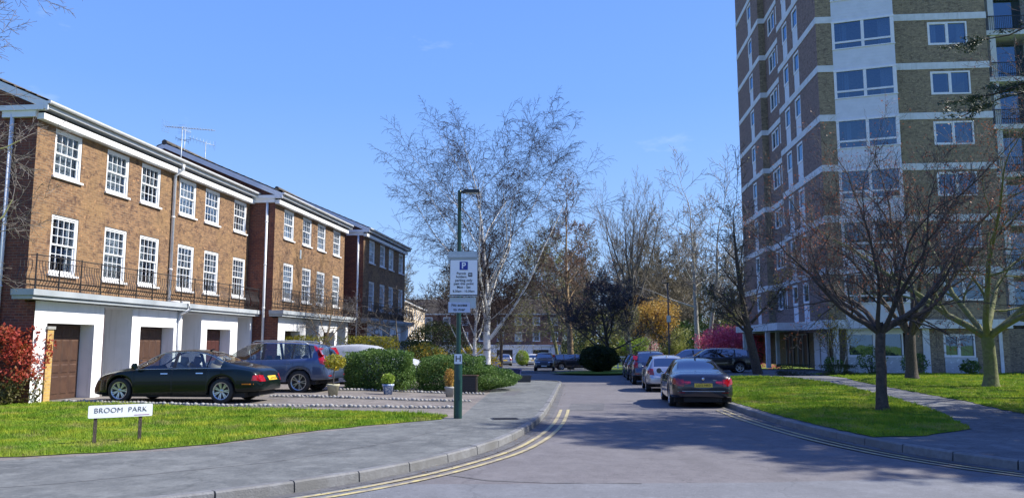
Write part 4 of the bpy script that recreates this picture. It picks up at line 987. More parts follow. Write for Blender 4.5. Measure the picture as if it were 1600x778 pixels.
conifer('cedar_tree', 'dark cedar at the right edge, its needled boughs reaching in above the lawn', 17.6, 17.8, 17.5, 5.0, 3, 170, extra=[(.5, R(150), 6.3), (.6, R(143), 6.0), (.48, R(138), 6.4), (.66, R(150), 5.2)], m=60, ls=.11)
tree('plane_tree', 'large bare tree at the right edge, its fine twigs overlapping the balconies', decid(12, .26, (0, 0), 1.0, (12, 9, 7, 4), .22, .05, .1, rmin=.006, ang=(60, 48, 42, 40), ln=(.5, .5, .5, .5)), 71, 19.6, 24.5, M['bark'], M['twig'], (1500, .05, .05), M['l_bud'])
tree('street_tree', 'bare tree at the left edge with pale twigs crossing the roof corner', decid(9.6, .16, (0, 0), 1.0, (18, 9, 6, 4), .25, .04, .1, rmin=.0045, ang=(62, 48, 42, 40), ln=(.42, .5, .5, .5)), 15, -11.75, 14.6, M['bark_moss'], M['twig_grey'])

# ---- shrubs and hedges: leaves on a lumpy volume round dark stems
def shrub(name, label, x, y, rx, ry, h, seed, ml, n=6000, size=.06, z0=0.0, cat='shrub', lump=.18, group=None, square=0, ml2=None, frac2=.3, top2=False, stems=14, rz=0, flare=1.0, z=None, fr=9.0):
    rng = np.random.default_rng(seed); u = rng.normal(size=(n, 3)); u /= np.linalg.norm(u, axis=1, keepdims=True); 
    if square: u = np.sign(u) * np.abs(u) ** (1 / (1 + square)); u /= np.maximum(np.abs(u).max(1, keepdims=True), 1e-6) ** .75
    # lumps
    K = rng.normal(size=(7, 3)); K /= np.linalg.norm(K, axis=1, keepdims=True); ph = rng.uniform(0, 6.28, 7)
    lum = sum(np.sin(fr * .45 * (u @ k) * (1 + .3 * i) + p) for i, (k, p) in enumerate(zip(K, ph))) / 7
    rr = (1 - np.abs(rng.normal(size=n)) * .16) * (1 + lump * lum * 1.6) 
    P = u * rr[:, None]; P[:, 2] = np.where(P[:, 2] < 0, P[:, 2] * .98, P[:, 2])
    C = np.stack([P[:, 0] * rx, P[:, 1] * ry, z0 + (P[:, 2] + 1) / 2 * (h - z0)], 1)
    C = C[C[:, 2] > .02]; n = len(C)
    t = empty(name, (x, y, gzf(x, y) if z is None else z), rz, label, cat, group)
    ms = [M[ml]] + ([M[ml2]] if ml2 else [])
    V, Q = leaf_quads(C, size, rng); mi = np.zeros(n, int)
    if ml2: mi = (C[:, 2] > h * (1 - frac2) + rng.normal(size=n) * h * .05).astype(int) if top2 else (rng.random(n) < frac2).astype(int)
    link('foliage', np_mesh('foliage', V, [Q], ms, midx=mi), t)
    ln = []
    for k in range(stems):
        a = rng.uniform(0, 6.28); q = rng.uniform(.3, .85); p0 = np.array([math.cos(a) * rx * .15, math.sin(a) * ry * .15, 0]); p2 = np.array([math.cos(a) * rx * q, math.sin(a) * ry * q, h * rng.uniform(.5, .85)])
        ln.append((np.array([p0, (p0 + p2) / 2 + rng.normal(size=3) * .05, p2]), np.array([.03, .02, .008]) * min(1.5, max(.35, h / 2))))
    V2, Q2 = tubes(ln, 5); link('stem', np_mesh('stem', V2, [Q2], M['twig']), t); return t
shrub('clipped_bush', 'rounded clipped green bush beside the covered car, between two plant pots', -4.8, 28.9, 1.2, 1.0, 1.4, 1, 'l_mid', 24000, .075, lump=.16, square=.12)
shrub('clipped_bush', 'broad spreading green bush left of the birch, behind the lamp post', -2.35, 30.6, 1.3, 1.2, 1.35, 2, 'l_mid', 22000, .07, lump=.18, square=.12)
shrub('low_bush', 'low sprawling green bush sloping down to the pavement, right of the birch foot', -1.0, 31.8, 1.25, 2.2, .95, 3, 'l_mid', 18000, .07, lump=.14)
shrub('photinia_bush', 'red-leaved photinia at the left edge in front of the white notice board', -14.15, 21.1, 1.5, .75, 2.0, 4, 'l_photinia_g', 11000, .1, lump=.2, ml2='l_photinia', frac2=.68, top2=True, square=.3)
shrub('privet_hedge', 'golden-topped hedge behind the blue car', -8.1, 36.5, 2.9, .7, 1.95, 5, 'l_gold', 14000, .07, lump=.05, square=1.0, cat='hedge')
shrub('green_hedge', 'dark green hedge between the golden hedge and the domed evergreen', -6.0, 38.5, 2.1, .9, 1.75, 6, 'l_ivy', 12000, .08, lump=.08, square=1.0, cat='hedge')
shrub('forsythia_bush', 'yellow flowering forsythia left of the lamp post', -4.1, 37.0, 1.25, .8, 1.7, 7, 'l_yellow', 6500, .075, lump=.2, ml2='l_mid', frac2=.35)
shrub('forsythia_bush', 'yellow flowering forsythia right of the lamp post, behind the birch trunk', -1.9, 41.5, 1.2, .8, 1.75, 8, 'l_yellow', 4500, .08, lump=.2, ml2='l_olive', frac2=.4)
shrub('yew_bush', 'tall domed dark evergreen behind the forsythia', -4.1, 43.5, 1.75, 1.5, 2.95, 9, 'l_yew', 15000, .09, lump=.05, z=-.15)
shrub('flowering_shrub', 'small white flowered shrub between the dark green and blue cars', -7.75, 24.35, .3, .3, .85, 10, 'l_lime', 900, .06, lump=.3, ml2='l_white', frac2=.14, stems=6)
shrub('round_bush', 'dark round bush alone on the grass island before the white fence', 6.9, 63.0, 1.6, 1.5, 2.1, 11, 'l_yew', 15000, .13, lump=.16)
shrub('box_hedge', 'low dark clipped hedge at the foot of the tower, left of the path', 16.9, 44.3, 2.2, .5, .62, 12, 'l_yew', 6000, .06, lump=.06, square=1.2, cat='hedge')
for i, (px_, y_, r_, h_, lb) in enumerate([(18.9, 46.7, .55, .95, 'small green shrub below the left half of the ground floor bay window'), (21.2, 46.8, .9, 1.6, 'tall loose green shrub below the ground floor bay, behind the near cherry trunk'),
        (23.6, 46.6, .75, 1.3, 'green shrub right of the ground floor bay, behind the middle cherry trunk'), (27.0, 46.9, .55, .8, 'low green shrub under the rightmost ground floor window')]):
    shrub('foundation_shrub', lb, px_, y_, r_, .5, h_, 30 + i, 'l_mid', 1500, .1, lump=.3, group='shrubs along the foot of the tower', ml2='l_lime', frac2=.2)
tree('forsythia_tree', 'tall yellow flowered shrub against the tower beside the left white pillar', dict(stems=[((0.05 * k, 0, 0), (.14 * (k - 2.5), .05, 1), 2.9, .03) for k in range(6)], n=(7, 5), seg=(6, 4, 3), wob=(.08, .15, .2), trop=(.02, .03, .02), start=(.3, .2), ang=(35, 40), len=(.35, .5), shape=(.2, .2), rr=(.6, .6), rmin=.008, thick=1),
     61, 18.6, 45.6, M['bark_pale'], M['twig'], (900, .1, .08), M['l_yellow'], cat='shrub')
# young plants
tree('magnolia_tree', 'pale twisting bare magnolia in front of the middle terrace', decid(3.4, .1, (0, 0), 1.2, (7, 6, 5), .3, .07, .2, ang=(60, 48, 42), rmin=.009, ln=(.7, .5, .45)), 81, -9.0, 36.3, M['bark_buff'], M['twig_grey'])
tree('magnolia_tree', 'wide low bare magnolia in front of the far shaded terrace', decid(3.0, .12, (0.1, 0), 1.5, (8, 6, 5, 3), .3, .05, .2, ang=(66, 48, 42, 40), rmin=.01, ln=(.95, .5, .45, .4)), 82, -6.6, 44.5, M['bark_grey'], M['twig'], z=-.1)

# ---- middle distance
tree('ash_tree', 'tall bare tree with a sunlit buff trunk right of the birch', decid(13.6, .34, (.0, 0), 1.05, (20, 8, 7, 4), .22, .05, .1, rmin=.016, ang=(60, 45, 42, 40), ln=(.34, .5, .5, .5)), 91, 5.6, 76, M['bark_buff'], M['twig_red'], (1400, .13, .12), M['l_bud'])
tree('poplar_tree', 'tall fan-shaped bare tree standing above the dark plum tree', dict(stems=[((0, 0, 0), (0, 0, 1), 8, .42)] + [((0, 0, 5.2 + .5 * k), (.36 * math.cos(k * 2.4), .36 * math.sin(k * 2.4), 1), 11.0 - .5 * k, .16) for k in range(9)], n=(9, 7, 5), seg=(9, 6, 4, 3), wob=(.05, .07, .1, .12), trop=(.04, .1, .06, .04), start=(.25, .15, .1), ang=(28, 32, 34), len=(.36, .45, .5), shape=(.5, .3, .3), rr=(.45, .5, .6), rmin=.010, thick=2, tip=.12),
     92, 12.6, 83, M['bark_grey'], M['twig_grey'])
tree('twin_trunk_tree', 'bare tree with two pale trunks above the pink blossom', dict(stems=[((0, 0, 0), (-.06, 0, 1), 16, .3), ((.9, 0, 0), (.03, 0, 1), 15, .26)], n=(14, 8, 6), seg=(11, 6, 5, 3), wob=(.05, .1, .14, .16), trop=(.02, .04, .03, .02), start=(.35, .15, .1), ang=(58, 45, 42), len=(.38, .5, .5), shape=(.45, .3, .3), rr=(.45, .5, .6), rmin=.018, thick=2, tip=.15),
     93, 18.2, 78, M['bark_pale'], M['twig_grey'])
tree('plum_tree', 'dense dark purple plum tree above the round bush', decid(5.4, .22, (-.1, 0), 1.5, (12, 9, 7, 5), .18, .06, .14, ang=(62, 48, 42, 40), rmin=.012, ln=(.7, .5, .5, .45)), 94, 8.0, 66, M['bark'], M['twig'], (6000, .11, .2), M['l_plum'])
tree('courtyard_tree', 'dark bare tree before the far terrace, just right of the birch trunk', decid(8.2, .22, (0, 0), 1.2, (12, 8, 7, 4), .3, .06, .12, ang=(58, 45, 42, 40), rmin=.016, ln=(.6, .5, .5, .45)), 95, -1.2, 88, M['bark'], M['twig_birch'])
tree('willow_tree', 'young tree with olive green haze of leaves in front of the far terrace', decid(11.5, .2, (0, 0), 1.1, (14, 8, 7, 4), .15, .04, .12, ang=(60, 45, 42, 40), rmin=.014, ln=(.5, .5, .5, .5)), 96, 5.0, 86, M['bark_moss'], M['twig_grey'], (9000, .17, .25), M['l_olive'])
tree('small_tree', 'small tree with a pale trunk beside the parked cars', decid(4.6, .15, (.05, 0), 1.1, (9, 7, 6), .4, .06, .14, ang=(50, 45, 42), rmin=.012), 97, 11.5, 76, M['bark_pale'], M['twig_grey'], (1200, .14, .15), M['l_olive'])
def leafy(name, label, x, y, H, r, seed, ml, n, size, bark='bark', cat='tree', crown_lo=.2, ml2=None, frac2=.3, blobs=9):
    rng = np.random.default_rng(seed); th, tn, tips = grow(decid(H * .8, H * .025, (0, 0), 1.0, (9, 6, 5), .2, .06, .12, rmin=.012, ang=(52, 45, 42)), seed)
    V1, Q1 = tubes(th, 7); V2, Q2 = tubes(tn, 3); Cs = []
    for k in range(blobs):
        c = np.array([rng.uniform(-.55, .55) * r, rng.uniform(-.55, .55) * r, H * rng.uniform(crown_lo + .15, .8)]); m = n // blobs
        u = rng.normal(size=(m, 3)); u /= np.linalg.norm(u, axis=1, keepdims=True); Cs.append(c + u * (rng.random(m) ** .45)[:, None] * np.array([r * .52, r * .52, H * .2]))
    C = np.concatenate(Cs); V, Q = leaf_quads(C, size, rng); Vx = np.concatenate([V2, V]); Qx = np.concatenate([Q2, Q + len(V2)])
    mi = np.concatenate([np.zeros(len(Q2), int), 1 + ((rng.random(len(Q)) < frac2).astype(int) if ml2 else np.zeros(len(Q), int))])
    t = empty(name, (x, y, gzf(x, y)), 0, label, cat); link('trunk', np_mesh('trunk', V1, [Q1], M[bark], smooth=True), t)
    link('crown', np_mesh('crown', Vx, [Qx], [M['twig'], M[ml]] + ([M[ml2]] if ml2 else []), midx=mi), t); return t
leafy('copper_tree', 'copper orange leaved tree left of the far lamp post', 17.5, 104, 9.3, 4.4, 101, 'l_orange', 9000, .26, blobs=12)
leafy('lime_shrub', 'fresh lime green shrub between the small tree and the far lamp post', 13.0, 84, 3.8, 2.0, 102, 'l_lime', 4200, .17, cat='shrub', crown_lo=.0)
leafy('blossom_shrub', 'pale white blossom shrub below the copper tree', 15.3, 88, 4.0, 1.4, 103, 'l_white', 900, .13, cat='shrub', ml2='l_pink', frac2=.3)
leafy('pink_blossom_tree', 'bright pink blossoming tree behind the black estate car', 19.8, 72, 4.3, 3.1, 104, 'l_pink', 15000, .14, crown_lo=.02, blobs=16)
leafy('pink_blossom_tree', 'pink blossom bush seen through the tower entrance', 23.5, 76, 4.2, 2.5, 109, 'l_pink', 5000, .16, crown_lo=.0, blobs=10)
leafy('olive_shrub', 'olive green shrub between the far lamp post and pink blossom', 18.0, 90, 4.6, 2.4, 105, 'l_olive', 5000, .2, cat='shrub', crown_lo=.0)
shrub('laurel_bush', 'bright green conical bush before the far terrace', 1.25, 97, .85, .85, 1.9, 110, 'l_lime', 3500, .13, lump=.05)
shrub('garden_bush', 'green bush beside the far terrace garages, left of the birch trunk', -4.5, 95, 2.0, 1.2, 2.6, 111, 'l_ivy', 3500, .17)
# background belt of evergreens and the bare wood beyond
def belt():
    rng = np.random.default_rng(77); Cs = []
    for k in range(46):
        x = rng.uniform(9.5, 70); y = 112 + rng.uniform(-12, 30); h = rng.uniform(3.5, 7.5); r = rng.uniform(2, 4.5); m = 1100
        u = rng.normal(size=(m, 3)); u /= np.linalg.norm(u, axis=1, keepdims=True); Cs.append(np.array([x, y, h * .5 + gzf(x, y)]) + u * (1 - np.abs(rng.normal(size=m)) * .15)[:, None] * np.array([r, r, h * .5]))
    C = np.concatenate(Cs); V, Q = leaf_quads(C, .38, rng); mi = (np.arange(len(Q)) // 1100) % 3
    o = link('undergrowth', np_mesh('undergrowth', V, [Q], [M['l_dark'], M['l_ivy'], M['l_olive']], midx=mi)); tag(o, 'dark green undergrowth at the edge of the far wood', 'undergrowth', kind='stuff')
belt()
def wood():
    rng = np.random.default_rng(5); base = []
    for s in range(5):
        th, tn, tips = grow(decid(15, .24, (0, 0), 1.0, (12, 9, 7, 4), .2, .05, .1, rmin=.028, ang=(50, 45, 42, 40), ln=(.42, .5, .5, .5)), 200 + s)
        V1, Q1 = tubes(th, 5); V2, Q2 = tubes(tn, 3); base.append((np.concatenate([V1, V2]), np.concatenate([Q1, Q2 + len(V1)])))
    Vs, Qs, n = [], [], 0
    spots = [(-38, 150), (-30, 158), (-22, 150), (-15, 160), (-8, 152), (-2, 160), (4, 150), (9, 140), (14, 150), (19, 138), (24, 150), (29, 132), (33, 145), (38, 128), (43, 140), (48, 150), (22, 118), (34, 112), (46, 116), (56, 128), (12, 165), (28, 168), (0, 172), (-12, 172)] + [(float(a), float(b)) for a, b in zip(rng.uniform(-34, 62, 20), rng.uniform(138, 185, 20))] + [(float(a), float(b)) for a, b in zip(rng.uniform(11, 40, 9), rng.uniform(98, 128, 9))]
    for i, (x, y) in enumerate(spots):
        V, Q = base[i % 5]; a = rng.uniform(0, 6.28); s = rng.uniform(.7, 1.0); c, d = math.cos(a), math.sin(a)
        W = np.stack([V[:, 0] * c - V[:, 1] * d, V[:, 0] * d + V[:, 1] * c, V[:, 2]], 1) * s + np.array([x, y, gzf(x, y)]); Vs.append(W); Qs.append(Q + n); n += len(V)
    o = link('wood', np_mesh('wood', np.concatenate(Vs), [np.concatenate(Qs)], M['twig_wood'])); tag(o, 'far-off bare wood behind the terraces', 'wood', kind='stuff')
wood()

# ------------------------------------------------------------------ far buildings
def far_terrace(label, x, y, z, rz, L, D, eav, rows, cols, garages, brick, name='brick_house', roofh=2.6):
    root = empty(name, (x, y, z), rz, label, 'house'); mb = MB(); holes = []
    for (z0, z1, wd) in rows:
        for c in cols: holes.append((c - wd / 2, c + wd / 2, z0, z1))
    mb.wall((0, 0), (1, 0), L, 2.75, eav, holes, .1); mb.wall((0, 0), (0, 1), D, 0, eav, N=(-1, 0)); mb.wall((L, 0), (0, 1), D, 0, eav, N=(1, 0)); mb.wall((0, D), (1, 0), L, 0, eav, N=(0, 1))
    for xe in (0, L): mb.poly([(xe, 0, eav), (xe, D / 2, eav + roofh), (xe, D, eav)])
    mb.build('brick_wall', brick, root)
    wb = MB(); wb.wall((0, -.3), (1, 0), L, 0, 2.7, [(a, b, 0, 2.1, .5) for a, b in garages], .5); wb.box(0, L, -.55, 0, 2.7, 2.9); wb.build('white_wall', M['render'], root)
    for a, b in garages: gd = MB(); gd.box(a, b, .15, .2, 0, 2.1); gd.build('garage_door', M['brown_door'] if int(a) % 2 else M['dark_wood'], root)
    for (z0, z1, wd) in rows:
        for c in cols: sash(root, c, .02, z0, wd, round(z1 - z0, 3), 2, None if (int(c * 3) % 3) else 'sides')
    cb = MB(); cb.box(-.1, L + .1, -.3, -.002, eav - .1, eav + .12); cb.build('cornice', M['white'], root)
    rb = MB()
    for (ya, yb, za, zb) in ((-.4, D / 2, eav + .125, eav + roofh + .1), (D + .4, D / 2, eav + .125, eav + roofh + .1)):
        P = [(-.2, ya, za), (L + .2, ya, za), (L + .2, yb, zb), (-.2, yb, zb)]; rb.poly(P if ya < yb else P[::-1])
        for i in range(14):
            u0 = i / 14; A = (ya + (yb - ya) * u0, za + (zb - za) * u0 + .03); rb.box(-.2, L + .2, A[0] - .06, A[0] + .06, A[1] - .02, A[1] + .02)
    rb.build('roof', M['tiles'], root); return root
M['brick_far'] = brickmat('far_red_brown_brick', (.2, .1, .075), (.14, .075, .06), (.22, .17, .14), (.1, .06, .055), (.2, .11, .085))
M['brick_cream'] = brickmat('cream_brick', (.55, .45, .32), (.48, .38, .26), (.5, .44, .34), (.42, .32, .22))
cols = [1.6 + 2.95 * i for i in range(14)]
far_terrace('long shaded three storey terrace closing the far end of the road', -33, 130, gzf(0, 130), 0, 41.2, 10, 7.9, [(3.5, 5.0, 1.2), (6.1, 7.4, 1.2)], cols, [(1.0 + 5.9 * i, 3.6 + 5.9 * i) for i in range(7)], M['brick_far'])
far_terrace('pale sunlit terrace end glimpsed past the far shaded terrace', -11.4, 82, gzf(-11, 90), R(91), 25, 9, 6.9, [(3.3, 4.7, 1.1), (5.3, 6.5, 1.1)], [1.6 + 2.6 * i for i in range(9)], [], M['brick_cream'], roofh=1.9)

# white fence at the green
fn = empty('white_fence', (5.4, 76, gzf(6, 76)), R(-2), 'low white fence of upright pales behind the round bush', 'fence')
rl_ = MB(); rl_.box(0, 9.4, -.03, .03, 1.08, 1.2); rl_.build('rail', M['white'], fn); rl_ = MB(); rl_.box(0, 9.4, -.02, .02, .12, .2); rl_.build('rail', M['white'], fn)
pst = MB(); pst.box(-.07, .07, -.06, .06, 0, 1.28); pme = pst.mesh('post', M['white'])
for i in range(7): link('post', pme, fn, (i * 1.565, 0, 0))
pl = MB()
for i in range(62): x = .1 + i * .15; pl.box(x, x + .035, -.012, .012, .2, 1.08)
pl.build('pales', M['white'], fn)

# ------------------------------------------------------------------ cars
def pchip(xs, ys, x):
    xs, ys = np.array(xs, float), np.array(ys, float); h = np.diff(xs); d = np.diff(ys) / h; m = np.zeros(len(xs)); m[0], m[-1] = d[0], d[-1]
    for i in range(1, len(xs) - 1):
        if d[i - 1] * d[i] > 0: w1, w2 = 2 * h[i] + h[i - 1], h[i] + 2 * h[i - 1]; m[i] = (w1 + w2) / (w1 / d[i - 1] + w2 / d[i])
    x = np.clip(x, xs[0], xs[-1]); k = np.clip(np.searchsorted(xs, x) - 1, 0, len(xs) - 2); t = (x - xs[k]) / h[k]
    return ys[k] * (2 * t ** 3 - 3 * t ** 2 + 1) + m[k] * h[k] * (t ** 3 - 2 * t ** 2 + t) + ys[k + 1] * (-2 * t ** 3 + 3 * t ** 2) + m[k + 1] * h[k] * (t ** 3 - t ** 2)
CARS = {
 'saloon': dict(L=4.86, W=1.86, rw=-1.44, fw=1.46, R=.335, sill=.24,
    top=[(-2.43, .80), (-2.36, .96), (-2.2, 1.03), (-1.78, 1.07), (-1.5, 1.12), (-.72, 1.40), (-.2, 1.455), (.4, 1.42), (1.25, 1.0), (1.7, .93), (2.15, .82), (2.35, .70), (2.43, .58)],
    belt=[(-2.43, .76), (-2.3, .93), (-1.6, .98), (0, .93), (1.2, .9), (1.8, .82), (2.2, .72), (2.43, .52)],
    wh=[(-2.43, .74), (-2.25, .87), (-1.6, .92), (0, .93), (1.5, .92), (2.1, .84), (2.43, .62)], wr=[(-2.43, .6), (-1.9, .66), (-1.5, .66), (-.7, .57), (0, .6), (.5, .6), (1.25, .74), (2.0, .66), (2.43, .45)],
    side=[(-1.42, -1.0), (-.96, -.08), (.02, 1.1)], ws=(.42, 1.24), rwn=(-1.52, -.74), bpil=[(-.08, .02)], doors=[(-1.02, -.03), (.0, 1.12)]),
 'sport_saloon': dict(L=4.88, W=1.82, rw=-1.44, fw=1.46, R=.33, sill=.22,
    top=[(-2.44, .68), (-2.38, .84), (-2.2, .94), (-1.85, 1.01), (-1.5, 1.08), (-.8, 1.36), (-.25, 1.43), (.3, 1.40), (1.2, .96), (1.7, .86), (2.1, .76), (2.33, .63), (2.44, .46)],
    belt=[(-2.44, .62), (-2.3, .82), (-1.6, .92), (0, .90), (1.2, .87), (1.8, .77), (2.15, .66), (2.44, .42)],
    wh=[(-2.44, .66), (-2.25, .82), (-1.6, .9), (0, .91), (1.5, .9), (2.05, .8), (2.3, .64), (2.44, .48)], wr=[(-2.44, .5), (-1.9, .6), (-1.5, .62), (-.7, .54), (0, .57), (.5, .57), (1.25, .7), (2.0, .58), (2.44, .34)],
    side=[(-1.36, -1.0), (-.96, -.1), (.0, 1.08)], ws=(.34, 1.2), rwn=(-1.5, -.82), bpil=[(-.1, .0)], doors=[(-1.02, -.05), (-.02, 1.1)]),
 'suv': dict(L=4.63, W=1.89, rw=-1.36, fw=1.42, R=.375, sill=.36,
    top=[(-2.31, .72), (-2.27, 1.02), (-2.2, 1.12), (-1.92, 1.52), (-1.7, 1.62), (-.9, 1.69), (0, 1.70), (.42, 1.66), (1.3, 1.17), (1.8, 1.06), (2.15, .94), (2.31, .72)],
    belt=[(-2.31, .70), (-2.24, 1.0), (-1.9, 1.14), (-1.0, 1.1), (0, 1.07), (1.25, 1.05), (1.8, .95), (2.15, .84), (2.31, .66)],
    wh=[(-2.31, .82), (-2.15, .9), (-1.5, .945), (0, .94), (1.5, .93), (2.05, .86), (2.31, .66)], wr=[(-2.31, .7), (-2.1, .68), (-1.7, .62), (0, .64), (.5, .63), (1.3, .78), (2.0, .7), (2.31, .5)],
    side=[(-1.78, -1.12), (-1.06, -.12), (-.02, 1.12)], ws=(.46, 1.28), rwn=(-2.18, -1.84), bpil=[(-.12, -.02), (-1.12, -1.06)], doors=[(-1.15, -.08), (-.05, 1.12)]),
 'hatch': dict(L=4.15, W=1.76, rw=-1.28, fw=1.28, R=.31, sill=.26,
    top=[(-2.07, .66), (-2.03, .92), (-1.96, 1.02), (-1.7, 1.34), (-1.45, 1.44), (-.7, 1.50), (0, 1.50), (.35, 1.46), (1.2, 1.03), (1.6, .95), (1.9, .82), (2.07, .6)],
    belt=[(-2.07, .62), (-2.0, .9), (-1.7, .98), (-.6, .94), (0, .93), (1.15, .92), (1.6, .85), (1.9, .73), (2.07, .52)],
    wh=[(-2.07, .74), (-1.95, .82), (-1.4, .87), (0, .88), (1.3, .87), (1.8, .8), (2.07, .6)], wr=[(-2.07, .64), (-1.9, .62), (-1.5, .57), (0, .6), (.4, .59), (1.2, .72), (1.8, .62), (2.07, .45)],
    side=[(-1.5, -.95), (-.9, -.08), (.02, 1.02)], ws=(.38, 1.18), rwn=(-1.94, -1.62), bpil=[(-.08, .02)], doors=[(-.95, -.03), (0, 1.05)]),
 'estate': dict(L=4.75, W=1.82, rw=-1.36, fw=1.42, R=.32, sill=.24,
    top=[(-2.37, .68), (-2.33, .95), (-2.26, 1.04), (-1.98, 1.36), (-1.75, 1.43), (-.9, 1.48), (0, 1.49), (.42, 1.45), (1.3, 1.0), (1.8, .92), (2.15, .8), (2.37, .6)],
    belt=[(-2.37, .66), (-2.3, .92), (-1.9, 1.0), (-.8, .96), (0, .94), (1.25, .91), (1.8, .83), (2.15, .72), (2.37, .52)],
    wh=[(-2.37, .76), (-2.2, .86), (-1.5, .91), (0, .91), (1.5, .9), (2.05, .83), (2.37, .6)], wr=[(-2.37, .66), (-2.1, .62), (-1.7, .58), (0, .6), (.5, .59), (1.3, .74), (2.0, .66), (2.37, .45)],
    side=[(-1.85, -1.15), (-1.08, -.1), (0, 1.1)], ws=(.45, 1.27), rwn=(-2.24, -1.9), bpil=[(-.1, 0), (-1.15, -1.08)], doors=[(-1.12, -.06), (-.03, 1.1)]),
}
def wheel_meshes(Rr, style):
    key = ('wheel', Rr, style)
    if key in WCACHE: return WCACHE[key]
    w_ = .105; ri = Rr * (.70 if style != 'far' else .66); t = MB()
    t.lathe([(ri, -w_), (Rr * .93, -w_), (Rr * .985, -w_ * .82), (Rr, -w_ * .5), (Rr, w_ * .5), (Rr * .985, w_ * .82), (Rr * .93, w_), (ri, w_)], 32, axis='y'); ty = t.mesh('tyre', M['rubber'])
    m = MB(); m.lathe([(ri + .004, -w_ * .98), (ri - .018, -w_ * .95), (ri - .03, -w_ * .55), (ri - .03, w_ * .5), (0.0, w_ * .5)], 32, m=0, axis='y')
    m.lathe([(.001, -.085), (.03, -.085), (.055, -.075), (.06, -.05)], 16, m=0, axis='y')
    ns = {'twin': 7, 'five': 5, 'ten': 10, 'far': 5}[style]
    for i in range(ns):
        for da in ((-.13, .13) if style in ('twin', 'five') else (0,)):
            a = i * 2 * math.pi / ns; a0 = a + da * .5; a1 = a + da * (1.0 if style == 'twin' else 1.5)
            p0 = Vector((math.cos(a0) * .045, 0, math.sin(a0) * .045)); p1 = Vector((math.cos(a1) * (ri - .02), 0, math.sin(a1) * (ri - .02))); d = (p1 - p0).normalized(); s_ = Vector((-d.z, 0, d.x)) * (.014 if style != 'far' else .03)
            Y0, Y1 = -.078, -.09
            P = [p0 - s_, p0 + s_, p1 + s_ * 1.1, p1 - s_ * 1.1]; F = [Vector((p.x, Y1 if k > 1 else Y0, p.z)) for k, p in enumerate(P)]; B = [Vector((p.x, -.045, p.z)) for p in P]
            m.poly(F); 
            for k in range(4): m.poly([F[k], B[k], B[(k + 1) % 4], F[(k + 1) % 4]])
    m.box(-.01, .01, -.0955, -.085, -.01, .01)
    rm = m.mesh('rim', M['alloy']); d = MB(); d.lathe([(.001, -.03), (ri - .035, -.03)], 24, axis='y'); dk = d.mesh('brake_disc', M['black_trim']); WCACHE[key] = (ty, rm, dk); return WCACHE[key]

